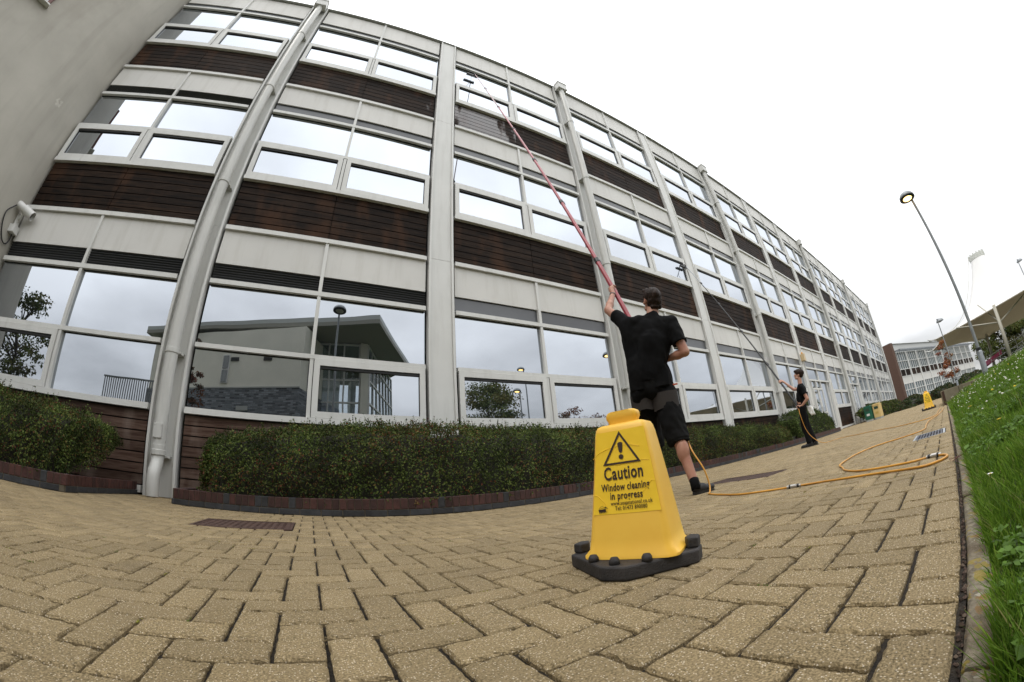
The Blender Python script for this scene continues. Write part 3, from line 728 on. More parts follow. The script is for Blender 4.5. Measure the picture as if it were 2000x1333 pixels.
# pilasters with edge strips, and the big downpipes
for k in range(-1, 13):
    x0 = XA + W * k; pipe = k in pipes_at
    xa, xb = x0, x0 + PW
    if k == 12: xb = x0 + .45
    ym = 5.97 if not pipe else 6.02
    q = MB()
    jz = [0.0, 4.43, 8.73, 13.23]
    for a, b in zip(jz, jz[1:]): q.b2((xa + .045, ym, a + .003), (xb - .045, 6.12, b - .003))
    p_ = q.build('pilaster', M_ALU, bld)
    q = MB(); q.b2((xa, 5.94, 0), (xa + .042, 6.12, 13.23)); q.b2((xb - .042, 5.94, 0), (xb, 6.12, 13.23)); q.build('edge_strip', M_ALU, p_)
    if pipe:
        cx = x0 + PW / 2; r0 = .098; cy = 5.835
        q = MB(); q.tube([(cx, cy, .62), (cx, cy, 12.95)], r0, 28, False)
        dp = q.build('downpipe', M_PIPE, bld, smooth=True)
        q = MB(); q.tube([(cx, cy, .64), (cx, cy, .54), (cx, cy - .03, .45), (cx, cy - .10, .36), (cx, cy - .13, .27), (cx, cy - .135, .012)], r0 - .004, 28, False); q.build('pipe_shoe', M_PIPE, dp, smooth=True)
        for z in (.66, 2.12, 5.33, 8.35, 11.05):
            q = MB(); q.lathe([(r0 + .001, z - .09), (r0 + .013, z - .085), (r0 + .013, z - .02), (r0 + .006, z - .012), (r0 + .006, z + .05), (r0 + .001, z + .055)], (cx, cy, 0), 28)
            q.build('pipe_collar', M_PIPE, dp, smooth=True, auto=40)
        for z in (.56, 2.06, 5.25, 8.28, 10.98):
            q = MB(); q.b2((cx - .15, 5.93, z - .018), (cx + .15, 6.02, z + .018)); q.b2((cx + .09, 5.85, z - .012), (cx + .13, 5.935, z + .012)); q.b2((cx - .13, 5.85, z - .012), (cx - .09, 5.935, z + .012))
            q.build('pipe_bracket', M_PIPE, dp)
        if k < 4:
            q = MB(); q.b2((cx - .065, cy - r0 - .012, .80), (cx + .065, cy - r0 + .04, 1.00))
            for sx in (-.052, .052):
                for sz in (.82, .98): q.lathe([(.008, 0), (.008, .008), (0, .010)], (0, 0, 0), 6, Matrix.Rotation(R(90), 3, 'X')); q.v[-18:] = [(a + cx + sx, b + cy - r0 - .012, c + sz) for a, b, c in q.v[-18:]]
            q.build('access_cover', M_PIPE, dp)
        q = MB(); q.b2((cx - .19, 5.69, 12.95), (cx + .19, 5.929, 13.33)); q.b2((cx - .205, 5.675, 13.28), (cx + .205, 5.929, 13.36))
        q.build('hopper', M_PIPE, dp)
# sounder box on the fifth pilaster
q = MB(); q.b2((19.25, 5.80, 3.62), (19.55, 5.97, 3.95)); q.b2((19.27, 5.77, 3.60), (19.53, 5.80, 3.97))
o = q.build('alarm_box', mat('cream plastic', (.55, .42, .24), .4), bevel=.01); tag(o, 'small cream alarm box high on the facade above the entrance', 'alarm box')
q = MB(); q.lathe([(.05, 0), (.05, .05), (.02, .08), (0, .08)], (19.4, 5.87, 3.975), 12); q.build('beacon', mat('amber lens', (.6, .25, .02), .3), o)

# ------------------------------------------------------------------ rendered stair drum on the left
cxd, cyd, Rd = -8.39, 6.0, 2.04
path = [(-6.35, 8.0)]
for i in range(0, 15):
    a = -R(43.05) * i / 14; path.append((cxd + Rd * math.cos(a), cyd + Rd * math.sin(a)))
T0 = Vector((path[-1][0], path[-1][1])); Dd = Vector((-.683, -.731)).normalized()
for i in range(1, 21): path.append(tuple(T0 + Dd * .7 * i))
vs = []; zz = [0, 2, 4, 5, 6, 7, 8.3, 9.6, 11, 13, 16.5]
mb = MB()
for (x, y) in path:
    for z in zz: mb.v.append((x, y, z))
nz_ = len(zz); mb.t = [(1, 1, 1)] * len(mb.v)
# window opening in the flat part
Nn = Vector((Dd.y, -Dd.x)) * -1  # outward (towards the path)
if Nn.dot(-T0) < 0: Nn = -Nn
for i in range(len(path) - 1):
    for j in range(nz_ - 1):
        mb.f.append((i * nz_ + j, (i + 1) * nz_ + j, (i + 1) * nz_ + j + 1, i * nz_ + j + 1))
# back of the drum
b = len(mb.v); back = [(path[-1][0] - 4, path[-1][1] + 4), (-9, 8.0)]
for (x, y) in back:
    for z in (0, 16.5): mb.v.append((x, y, z)); mb.t.append((1, 1, 1))
last = (len(path) - 1) * nz_
mb.f += [(last, b, b + 1, last + nz_ - 1), (b, b + 2, b + 3, b + 1)]
drum = empty('stair_tower', (0, 0, 0), 'tall blank grey rendered wall with a curved corner carrying the security camera', 'building')
o = mb.build('render_wall', M_RENDER, drum, smooth=True, auto=50)
q = MB()
top = [(x, y) for x, y in path] + back
q.prism(top, 16.5, 16.6); q.build('roof', M_CONC, drum)
# worn patch where a fitting was removed
ns_ = M_RENDER.node_tree; n_ = ns_.nodes; l_ = ns_.links.new; p_ = n_['Principled BSDF']; src = p_.inputs['Base Color'].links[0].from_socket
ge = n_.new('ShaderNodeNewGeometry'); 
for (cx, cy, cz, rad, col, fac) in ((-6.36, 5.25, 6.45, .17, (.56, .54, .48), .8), (-8.2, 3.3, 9.0, 1.5, (.27, .25, .21), .5)):
    sb = n_.new('ShaderNodeVectorMath'); sb.operation = 'DISTANCE'; l_(ge.outputs['Position'], sb.inputs[0]); sb.inputs[1].default_value = (cx, cy, cz)
    ns2 = n_.new('ShaderNodeTexNoise'); ns2.inputs['Scale'].default_value = 14 if rad < .5 else 2; ns2.inputs['Detail'].default_value = 6; l_(ge.outputs['Position'], ns2.inputs['Vector'])
    ad = n_.new('ShaderNodeMath'); ad.operation = 'MULTIPLY_ADD'; ad.inputs[1].default_value = rad * 1.6; l_(ns2.outputs['Fac'], ad.inputs[0]); l_(sb.outputs['Value'], ad.inputs[2])
    q_ = n_.new('ShaderNodeMapRange'); q_.inputs[1].default_value = rad * 1.55; q_.inputs[2].default_value = rad * (1.7 if rad < .5 else 2.2); q_.inputs[3].default_value = fac; q_.inputs[4].default_value = 0; l_(ad.outputs[0], q_.inputs[0])
    x_ = n_.new('ShaderNodeMix'); x_.data_type = 'RGBA'; x_.inputs[7].default_value = (*col, 1); l_(q_.outputs[0], x_.inputs[0]); l_(src, x_.inputs[6]); src = x_.outputs[2]
# rain streaks
mp_ = n_.new('ShaderNodeMapping'); mp_.inputs['Scale'].default_value = (2.2, 2.2, .22); l_(ge.outputs['Position'], mp_.inputs[0])
ns3 = n_.new('ShaderNodeTexNoise'); ns3.inputs['Scale'].default_value = 1.6; ns3.inputs['Detail'].default_value = 7; l_(mp_.outputs[0], ns3.inputs['Vector'])
q_ = n_.new('ShaderNodeMapRange'); q_.inputs[1].default_value = .5; q_.inputs[2].default_value = .75; q_.inputs[4].default_value = .35; l_(ns3.outputs['Fac'], q_.inputs[0])
x_ = n_.new('ShaderNodeMix'); x_.data_type = 'RGBA'; x_.inputs[7].default_value = (.20, .19, .16, 1); l_(q_.outputs[0], x_.inputs[0]); l_(src, x_.inputs[6]); l_(x_.outputs[2], p_.inputs['Base Color'])
# small window high in the tower, frame proud of the wall
ax = Vector((Dd.x, Dd.y, 0)); nx_ = Vector((Nn.x, Nn.y, 0)); base = Vector((T0.x, T0.y, 0)) + ax * .93
rotw = Matrix((ax, nx_, Vector((0, 0, 1)))).transposed()
def wloc(s_, d_, z): return base + ax * s_ + nx_ * d_ + Vector((0, 0, z))
q = MB()
for (s0, s1, z0, z1) in ((0, 1.2, 7.92, 8.0), (0, 1.2, 9.5, 9.58), (0, .08, 8.0, 9.5), (1.12, 1.2, 8.0, 9.5)):
    q.box(wloc((s0 + s1) / 2, .02, (z0 + z1) / 2), (s1 - s0, .10, z1 - z0), rotw)
wf = q.build('window_frame', mat('brown frame', (.13, .05, .04), .5), drum)
q = MB(); q.box(wloc(.6, .0, 8.75), (1.04, .05, 1.5), rotw); q.build('pane', M_GLASS, wf)
q = MB(); q.box(wloc(.6, .06, 7.9), (1.3, .16, .03), rotw); q.build('sill', M_ALU, wf)

# CCTV camera fixed to the drum
cc = empty('security_camera', (-6.40, 5.56, 3.95), 'white bullet security camera on a bracket on the grey rendered wall', 'camera')
cc.location = (0, 0, 0)
bx = Vector((-6.29, 5.90, 3.86))
q = MB(); q.box(bx, (.15, .17, .16)); q.build('junction_box', M_WHITEP, cc, bevel=.012)
q = MB(); q.box(bx + Vector((-.02, .02, .20)), (.06, .09, .22)); q.tube([bx + Vector((.0, .02, .22)), (-6.22, 5.87, 4.08), (-6.17, 5.83, 4.16)], .026, 8); q.build('bracket', M_WHITEP, cc)
cd = Vector((.36, .14, -.17)).normalized(); c0 = Vector((-6.15, 5.82, 4.23)); ro = cd.to_track_quat('Z', 'X').to_matrix()
q = MB(); q.lathe([(.0, -.20), (.070, -.195), (.078, -.17), (.078, .15), (.072, .17)], c0, 20, ro); cb_ = q.build('camera_body', M_WHITEP, cc, smooth=True, auto=40)
q = MB(); q.lathe([(.093, -.02), (.093, .23), (.083, .23), (.083, -.02)], c0 + Vector((0, 0, .010)), 20, ro); q.build('sunshield', M_WHITEP, cc, smooth=True, auto=40)
q = MB(); q.lathe([(.072, .168), (.06, .172), (.036, .170), (0, .18)], c0, 20, ro); q.build('lens', M_BLACK, cc, smooth=True)
q = MB(); P0 = c0 - cd * .19
q.tube(smooth3([P0, (-6.33, 5.66, 4.18), (-6.36, 5.58, 4.02), (-6.35, 5.62, 3.80), (-6.33, 5.74, 3.60), (-6.32, 5.86, 3.55), (-6.31, 5.93, 3.64), (-6.29, 5.92, 3.80)]), .013, 8)
q.build('cable', M_BLACK, cc, smooth=True)

# ------------------------------------------------------------------ planters and hedges
M_BRR = mat('red brown brick', (0.030, 0.010, 0.0085), 0.6, (0.062, 0.021, 0.016), nscale=9, rand=.35, bump=.4, bscale=60)
M_BRB = mat('blue grey brick', (0.018, 0.020, 0.024), 0.55, (0.038, 0.040, 0.046), nscale=9, rand=.25, bump=.4, bscale=60)
M_MORT = mat('mortar', (0.10, 0.085, 0.06), .9)
M_SOIL = mat('planter soil', (0.03, 0.022, 0.015), .95, (0.06, 0.045, 0.03), nscale=12, bump=.8)
def smooth_path(pts, n=200):
    P = np.array(pts, float); d = np.r_[0, np.cumsum(np.linalg.norm(np.diff(P, axis=0), axis=1))]
    # Catmull-Rom through the points
    Q = np.vstack([2 * P[0] - P[1], P, 2 * P[-1] - P[-2]]); o_ = []
    for i in range(len(P) - 1):
        p0, p1, p2, p3 = Q[i:i + 4]
        for t in np.linspace(0, 1, 16, endpoint=False):
            o_.append(.5 * ((2 * p1) + (-p0 + p2) * t + (2 * p0 - 5 * p1 + 4 * p2 - p3) * t * t + (-p0 + 3 * p1 - 3 * p2 + p3) * t ** 3))
    o_.append(P[-1]); return np.array(o_)
def planter(name, front, ends, label, brick_limit):
    root = empty(name, (0, 0, 0), label, 'planter')
    segs = [smooth_path(front)] + [np.array(e, float) for e in ends]
    items = []; mort = MB()
    for si, P in enumerate(segs):
        d = np.r_[0, np.cumsum(np.linalg.norm(np.diff(P, axis=0), axis=1))]; tot = d[-1]
        def at(s_):
            i = min(np.searchsorted(d, s_, 'right') - 1, len(P) - 2); i = max(i, 0); t = (s_ - d[i]) / max(d[i + 1] - d[i], 1e-6)
            q_ = P[i] + (P[i + 1] - P[i]) * t; v = (P[i + 1] - P[i]); return q_, math.atan2(v[1], v[0])
        s_ = 0; i = 0
        while s_ < tot - .03:
            q_, a = at(s_ + .0375); cc_ = random.random()
            items.append((math.hypot(*q_), 'top', q_, a, cc_)); s_ += .0775
        s_ = 0
        while s_ < tot - .1:
            q_, a = at(s_ + .1125); items.append((math.hypot(*q_), 'low', q_, a, .9)); s_ += .2275
        for i in range(len(P) - 1):
            v = P[i + 1] - P[i]; L_ = np.hypot(*v); a = math.atan2(v[1], v[0]); mm_ = (P[i] + P[i + 1]) / 2
            nrm = np.array((-v[1], v[0])) / max(L_, 1e-6)
            mort.box((*(mm_ + nrm * .055), .088), (L_ + .01, .095, .170), Matrix.Rotation(a, 3, 'Z'))
    mort.build('mortar', M_MORT, root)
    items.sort(key=lambda t: t[0])
    mt = {}
    for kk, dims in (('top', (.070, .112, .108)), ('low', (.218, .108, .060))):
        for cn, m_ in (('r', M_BRR), ('b', M_BRB)):
            q = MB(); q.box((0, 0, 0), dims); me_ = q.mesh('brick', m_)
            bm = bmesh.new(); bm.from_mesh(me_); bmesh.ops.bevel(bm, geom=bm.edges[:], offset=.0035, segments=1, affect='EDGES'); bm.to_mesh(me_); bm.free(); mt[kk + cn] = me_
    rest = {'r': MB(), 'b': MB()}
    for i, (dd, kk, q_, a, cc_) in enumerate(items):
        cn = 'b' if (kk == 'low' or cc_ < .12) else 'r'
        nrm = np.array((-math.sin(a), math.cos(a))); p3 = (*(q_ + nrm * .056), .124 if kk == 'top' else .034)
        if i < brick_limit:
            o = bpy.data.objects.new('brick', mt[kk + cn]); link(o, root); o.location = p3; o.rotation_euler = (random.gauss(0, .008), random.gauss(0, .012), a + random.gauss(0, .008))
        else:
            rest[cn].box(p3, (.070, .112, .108) if kk == 'top' else (.218, .108, .060), Matrix.Rotation(a, 3, 'Z'))
    for cn, m_ in (('r', M_BRR), ('b', M_BRB)):
        if rest[cn].v: tag(rest[cn].build('brick', m_, root), kind='stuff')
    return root, segs[0]
frontA = [(-1.62, 4.78), (-.89, 4.50), (0, 4.20), (.75, 3.98), (1.5, 3.90), (2.5, 3.99), (3.4, 4.12), (4.6, 4.40), (5.9, 4.62), (7.6, 4.68), (9.5, 4.70), (11.2, 4.62), (12.7, 4.55), (15.5, 4.6), (18.6, 4.7)]
pA, segA = planter('brick_planter', frontA, [[(-1.75, 5.9), (-1.64, 4.80)], [(18.65, 4.72), (18.7, 5.9)]], 'long curved brick planter edge beneath the hedge behind both standing cleaners', 300)
frontB = [(-6.3, 3.55), (-5.2, 3.72), (-4.2, 3.88), (-3.41, 4.0), (-3.0, 4.07), (-2.66, 4.14)]
pB, segB = planter('brick_planter', frontB, [[(-2.64, 4.16), (-2.58, 5.9)]], 'short brick planter with an angled blue brick corner beside the lowest louvred windows', 300)
for nm, seg, pr, e0, e1 in (('soil', segA, pA, (-1.66, 5.93), (18.6, 5.93)), ('soil', segB, pB, (-6.3, 5.93), (-2.66, 5.93))):
    q = MB(); poly = [(p[0], p[1] + .08) for p in seg[::4]] + [(p[0], p[1] + .08) for p in seg[-1:]] + [e1, e0]
    q.prism(poly, .02, .11); q.build('soil', M_SOIL, pr)

M_CORE = mat('hedge twigs', (0.010, 0.010, 0.005), .95, (0.022, 0.02, 0.010), nscale=30)
def hedge(name, front, xr, back_y, z0, hfun, nleaf, label, cat='hedge', lsize=.012, red=.10, overhang=.03, sparse=1.0, seed=1, cols=None, lseed=0):
    """Clipped hedge: rounded section swept along the front line, covered in separate leaves."""
    root = empty(name, (0, 0, 0), label, cat); g = np.random.default_rng(seed)
    fx, fy = front[:, 0], front[:, 1]; x0, x1 = xr
    def surf(x, s_):    # s_ in 0..1 runs from the foot at the front over the top to the back
        yf = np.interp(x, fx, fy) - overhang; h = hfun(x)
        e = np.minimum(np.minimum(x - x0, x1 - x), .45) / .45; e = np.sqrt(np.clip(1 - (1 - np.clip(e, 0, 1)) ** 2, 0, 1)); 
        hh = z0 + (h - z0) * (.80 + .20 * e); inset = (1 - e) * .16
        yf = yf + inset; yb = np.full_like(x, back_y)
        a = s_ * math.pi * .78
        k = 3.0
        ca, sa = np.cos(a), np.sin(a)
        dpt = (yb - yf)
        yy = yf + dpt * .5 * (1 - np.sign(ca) * np.abs(ca) ** (2 / k)); zz_ = z0 + (hh - z0) * np.abs(sa) ** (2 / k)
        return yy, zz_
    def bump(x, y, z): return np.array([noise.noise(Vector((a * 2.1, b * 2.1, c * 2.1 + lseed))) * .075 + noise.noise(Vector((a * 7, b * 7, c * 7))) * .06 + noise.noise(Vector((a * 17, b * 17, c * 17))) * .05 for a, b, c in zip(x, y, z)])
    n = nleaf; x = g.uniform(x0, x1, n); s_ = g.random(n) ** 1.15
    y, z = surf(x, s_); e_ = 1e-3; y2, z2 = surf(x, s_ + e_)
    ty, tz = y2 - y, z2 - z; ln = np.hypot(ty, tz) + 1e-9; ny, nz2 = -tz / ln, ty / ln
    b = bump(x, y, z); dep = b + g.exponential(.026, n) * -1 + .02
    nx2 = np.where(x - x0 < .4, -(1 - (x - x0) / .4), np.where(x1 - x < .4, 1 - (x1 - x) / .4, 0))
    P = np.stack([x + nx2 * dep, y + ny * dep, z + nz2 * dep], 1)
    # ends of the hedge
    m = int(max(n * .06, 9000 * (.0145 / lsize) ** 2))
    xe = np.where(g.random(m) < .5, x0, x1); se = g.random(m); ye, ze = surf(np.where(xe == x0, x0 + .12, x1 - .12), se); q_ = g.random(m) ** .5
    yc, zc = (np.interp(xe, fx, fy) + back_y) / 2, z0 + .2
    PE = np.stack([xe + np.where(xe == x0, 1, -1) * (.01 + .05 * q_) + g.normal(0, .025, m), yc + (ye - yc) * q_, zc + (ze - zc) * q_], 1)
    NE = np.stack([np.where(xe == x0, -1.0, 1.0), np.zeros(m), np.full(m, .2)], 1)
    # loose shoots sticking out of the top and front
    ns2 = int(n * .035); k = g.integers(0, n, ns2); SH = []; SN = []
    for i in k:
        d = np.array((g.normal(0, .5), ny[i] + g.normal(0, .4), nz2[i] + g.normal(0, .3) + .3)); d /= np.linalg.norm(d)
        for t in np.linspace(.02, g.uniform(.05, .12), 5): SH.append(P[i] + d * t); SN.append(d + g.normal(0, 1, 3))
    SH, SN = np.array(SH), np.array(SN)
    PP = np.concatenate([P, PE, SH]); NN = np.concatenate([np.stack([nx2, ny, nz2], 1), NE, SN]); nn = len(PP)
    pal = np.array(cols if cols is not None else [(.026, .042, .009), (.064, .092, .020), (.125, .155, .040), (.12, .040, .020), (.15, .10, .033)])
    rmap = np.array([noise.noise(Vector((a * 1.1, b_ * 1.1, c * 2 + 7))) for a, b_, c in PP]); pr_ = np.clip(red * (1 + 3.2 * rmap), 0, .6)
    u_ = g.random(nn); ci = np.where(u_ < pr_, 3, np.where(u_ < pr_ * 1.7, 4, g.choice(3, nn, p=[.4, .38, .22])))
    col = pal[ci] * g.uniform(.62, 1.38, (nn, 1)) * np.clip(1 + .9 * np.array([noise.noise(Vector((a * 3.1, b_ * 3.1, c * 3.1 + 3))) for a, b_, c in PP]), .55, 1.6)[:, None]
    v, f_, t = leaves(PP, NN, np.full(nn, lsize), col, asp=.55, spread=.75)
    mesh_obj('leaves', arr_mesh('leaves', v, f_, M_LEAF, t), None, root)['kind'] = 'stuff'
    # twiggy core
    gx_, gs = np.linspace(x0 + .16, x1 - .16, max(int((x1 - x0) * 7), 6)), np.linspace(0, 1, 13); V = []
    for a in gx_:
        yy, z_ = surf(np.full(13, a), gs); bb = bump(np.full(13, a), yy, z_); mid_y = (np.interp(a, fx, fy) + back_y) / 2
        for j in range(13):
            dy, dz_ = yy[j] - mid_y, z_[j] - z0; k_ = .88 + bb[j] * .9
            V.append((a, mid_y + dy * k_, z0 + dz_ * k_))
    F_ = [(i * 13 + j, (i + 1) * 13 + j, (i + 1) * 13 + j + 1, i * 13 + j + 1) for i in range(len(gx_) - 1) for j in range(12)]
    mbk = MB(); mbk.add(V, F_ + [tuple(range(13)), tuple(range((len(gx_) - 1) * 13, len(gx_) * 13))[::-1]]); mbk.build('twigs', M_CORE, root)
    return root
hA = lambda x: np.interp(x, [-1.4, -1, 0, 1.2, 2.6, 4, 6, 8.6, 11, 12.3], [.78, .86, 1.0, 1.06, 1.04, .99, .95, .90, .80, .62])
hedge('clipped_hedge', segA, (-1.32, 12.35), 5.75, .10, hA, 135000, 'long dark clipped hedge in the curved brick planter behind the near warning sign', seed=2, lsize=.0135, overhang=-.06, red=.055)
hedge('clipped_hedge', segB, (-6.25, -2.72), 5.8, .10, lambda x: np.interp(x, [-6.3, -4.5, -2.6], [1.05, .98, .88]), 42000, 'short dark hedge between the grey rendered wall and the first downpipe', seed=3, lsize=.0135, overhang=-.05, red=.045)
hedge('rounded_shrub', segA, (13.3, 18.2), 5.7, .10, lambda x: np.interp(x, [13.3, 14, 16, 18], [.9, 1.15, 1.2, .75]), 15000, 'rounded green shrub behind the legs of the further cleaner', 'shrub', lsize=.024, overhang=-.10, red=.03, seed=4,
      cols=[(.035, .055, .014), (.060, .088, .022), (.095, .130, .034), (.09, .05, .02), (.11, .09, .03)])
farF = np.array([(26.5, 4.5), (34, 4.4), (44, 4.2)])
hedge('low_hedge', farF, (26.6, 44), 5.7, 0, lambda x: np.interp(x, [26.6, 30, 44], [.8, 1.0, 1.05]), 9000, 'low dark hedge beyond the litter bins along the facade', lsize=.05, overhang=0, red=.05, seed=5)

# ------------------------------------------------------------------ covers and drain set in the paving
M_RUST = mat('rusty steel', (0.045, 0.022, 0.016), 0.7, (0.085, 0.045, 0.032), nscale=14, bump=.5, bscale=70)
def manhole(x0, x1, y0, y1, label):
    e = empty('manhole_cover', (0, 0, 0), label, 'manhole cover')
    q = MB(); fw = .022
    for lo, hi in (((x0, y0), (x1, y0 + fw)), ((x0, y1 - fw), (x1, y1)), ((x0, y0 + fw), (x0 + fw, y1 - fw)), ((x1 - fw, y0 + fw), (x1, y1 - fw))): q.b2((*lo, -.03), (*hi, .0015))
    q.build('frame', M_RUST, e)
    q = MB(); q.b2((x0 + fw + .004, y0 + fw + .004, -.03), (x1 - fw - .004, y1 - fw - .004, -.002))
    nx_, ny_ = int((x1 - x0) / .05), int((y1 - y0) / .05)
    for i in range(nx_ - 1):
        for j in range(ny_ - 1): q.box((x0 + .05 + i * .05, y0 + .05 + j * .05, -.001), (.026, .008, .003), Matrix.Rotation(R(45 if (i + j) % 2 else -45), 3, 'Z'))
    q.build('lid', M_RUST, e)
manhole(-.86, -.14, 2.87, 3.44, 'rusty brown manhole cover in front of the long brick planter')
manhole(3.45, 3.93, 1.61, 2.33, 'rusty brown manhole cover behind the near cleaner, beside the hose')
e = empty('drain_grating', (0, 0, 0), 'blue grey slotted drain grating by the kerb under the hose', 'drain')
q = MB(); x0, x1, y0, y1 = 3.87, 4.37, .07, .36
for lo, hi in (((x0, y0), (x1, y0 + .02)), ((x0, y1 - .02), (x1, y1)), ((x0, y0 + .02), (x0 + .02, y1 - .02)), ((x1 - .02, y0 + .02), (x1, y1 - .02))): q.b2((*lo, -.03), (*hi, .002))
q.build('frame', M_STEEL, e)
bar = MB(); bar.box((0, 0, 0), (.45, .012, .02)); bm_ = bar.mesh('bar', mat('worn iron', (.07, .075, .10), .6, metal=.2))
for i in range(9): o = bpy.data.objects.new('bar', bm_); link(o, e); o.location = (4.12, y0 + .035 + i * .0275, -.009)

# ------------------------------------------------------------------ caution signs
M_YEL = mat('yellow plastic', (0.93, 0.58, 0.085), 0.40, (0.87, 0.50, 0.06), nscale=5, contrast=(.3, .7), spec=.4)
M_STK = mat('yellow sticker', (0.97, 0.66, 0.045), 0.36, (0.90, 0.58, 0.035), nscale=9, bump=.25, bscale=14, spec=.35)
M_INK = mat('dark print', (0.035, 0.018, 0.012), 0.5)
M_RUB = mat('recycled rubber', (0.016, 0.015, 0.016), 0.7, (0.04, 0.036, 0.036), nscale=16, bump=.3, bscale=160)
def rrect(w_, d_, c, n=4):
    pts = []
    for (sx, sy, a0) in ((1, -1, -90), (1, 1, 0), (-1, 1, 90), (-1, -1, 180)):
        for i in range(n + 1):
            a = R(a0 + 90 * i / n); pts.append((sx * (w_ - c) + c * math.cos(a), sy * (d_ - c) + c * math.sin(a)))
    return pts
def text_mesh(s_, size, sx=1.0, off=0.0, name='lettering'):
    cu = bpy.data.curves.new('t', 'FONT'); cu.body = s_; cu.size = size; cu.align_x = 'CENTER'; cu.space_character = 1.07; cu.offset = off; cu.resolution_u = 3; cu.extrude = .0001
    o = bpy.data.objects.new('t', cu); C.objects.link(o); bpy.context.view_layer.update()
    me = bpy.data.meshes.new_from_object(o.evaluated_get(bpy.context.evaluated_depsgraph_get())); me.name = name
    bpy.data.objects.remove(o); bpy.data.curves.remove(cu)
    for v in me.vertices: v.co.x *= sx
    return me
def make_sign(loc, rz, label):
    """Local axes: -y is the printed face."""
    e = empty('caution_sign', loc, label, 'safety sign', 'yellow caution signs on the path', rz)
    # rubber base: six sided block with raised ears and studs
    b = MB(); poly = [(x_ - .018, y_) for x_, y_ in [(-.036, -.188), (.036, -.188), (.120, -.108), (.205, -.03), (.205, .04), (.04, .182), (-.04, .182), (-.205, .04), (-.205, -.03), (-.120, -.108)]]
    b.prism(poly, 0, .042)
    ob = b.build('base', M_RUB, e, bevel=.006)
    for sx in (-1, 1):
        b = MB(); b.prism([(sx * a_ - .018, b_) for a_, b_ in [(.172, -.02), (.203, -.012), (.203, .036), (.172, .05), (.158, .015)]][::sx], .042, .074)
        b.build('raised_ear', M_RUB, ob, bevel=.006)
    for (sx, sy) in ((-.100, -.124), (.062, -.128), (-.022, -.158), (-.1, .12), (.07, .12)):
        b = MB(); b.lathe([(.016, .042), (.015, .054), (.010, .062), (0, .064)], (sx, sy, 0), 12); b.build('stud', M_RUB, ob, smooth=True)
    # tapered hollow body
    b = MB(); rows = [(.146, .106, .030, .043), (.146, .105, .030, .051), (.131, .099, .030, .068), (.124, .0961, .024, .10), (.112, .0846, .022, .20), (.098, .0709, .020, .32), (.0865, .060, .018, .415), (.083, .056, .018, .433), (.078, .050, .016, .443), (.068, .040, .014, .447)]
    vs = []; m_ = 20
    for i, (w_, d_, c, z) in enumerate(rows):
        for j, (x, y) in enumerate(rrect(w_, d_, c)):
            bow = 0
            if i < 4 and abs(x) < w_ - c * .8: bow = (.010 if i < 2 else .006 if i == 2 else .003) * (1 - (x / w_) ** 2)
            vs.append((x, y + math.copysign(bow, y), z))
    # finer strips along the long sides come from the corner arcs only; faces stay planar
    fs = [(i * m_ + k, i * m_ + (k + 1) % m_, (i + 1) * m_ + (k + 1) % m_, (i + 1) * m_ + k) for i in range(len(rows) - 1) for k in range(m_)]
    fs += [tuple(range((len(rows) - 1) * m_, len(rows) * m_))]
    b.add(vs, fs); body = b.build('body', M_YEL, e, smooth=True, auto=38)
    b = MB(); hp = []
    for (w_, z) in ((.048, .445), (.049, .458), (.053, .466), (.0535, .476), (.050, .484), (.043, .488)):
        for (x, y) in rrect(w_, .028 if z > .46 else .025, .018): hp.append((x, y, z))
    fs = [(i * 20 + k, i * 20 + (k + 1) % 20, (i + 1) * 20 + (k + 1) % 20, (i + 1) * 20 + k) for i in range(5) for k in range(20)] + [tuple(range(100, 120))]
    b.add(hp, fs); b.build('handle', M_YEL, e, smooth=True, auto=50)
    # printed sticker on the sloping front; face line from (z .20, y -.089) to (z .415, y -.060)
    sl = math.atan2(.100 - .060, .415 - .066)
    def fp(x, z, lift): return Vector((x, -(.100 - (z - .066) * math.tan(sl)) - lift * math.cos(sl) - .0006, z + lift * math.sin(sl)))
    b = MB(); z0, z1 = .176, .424; w0, w1 = .104, .077; n = 10; vs = []
    for i in range(n + 1):
        for j in range(n + 1):
            t = i / n; z = z0 + (z1 - z0) * t; x = (w0 + (w1 - w0) * t) * (2 * j / n - 1) + .002
            vs.append(fp(x, z, 0.0006 + .0005 * max(0, noise.noise(Vector((x * 38, z * 30, 2)))) + (.0006 if i in (0, n) and j in (0, n) else 0)))
    b.add(vs, [(i * (n + 1) + j, i * (n + 1) + j + 1, (i + 1) * (n + 1) + j + 1, (i + 1) * (n + 1) + j) for i in range(n) for j in range(n)])
    st = b.build('sticker', M_STK, e, smooth=True)
    def put(me, x, z, name, lift=.0030, ang=0):
        ca, sa = math.cos(ang), math.sin(ang)
        for v in me.vertices:
            X, Z, Y = v.co.x * ca - v.co.y * sa, v.co.x * sa + v.co.y * ca, v.co.z; v.co = fp(x + X, z + Z * math.cos(sl), lift + Y)
        me.materials.clear(); me.materials.append(M_INK); return mesh_obj(name, me, None, st)
    def fit(txt, size, width, off):
        me = text_mesh(txt, size, 1.0, off); xs_ = [v.co.x for v in me.vertices]; k = width / (max(xs_) - min(xs_)); mid_ = (max(xs_) + min(xs_)) / 2
        for v in me.vertices: v.co.x = (v.co.x - mid_) * k
        return me
    put(fit('Caution', .054, .122, .0012), .002, .2775, 'lettering')
    put(fit('Window cleaning', .031, .150, .0006), .004, .2445, 'lettering')
    put(fit('in progress', .031, .100, .0006), .006, .2185, 'lettering')
    put(fit('www.soapnational.co.uk', .0165, .128, .0002), .020, .2015, 'lettering')
    put(fit('Tel: 01473 890080', .0165, .098, .0002), .018, .1865, 'lettering')
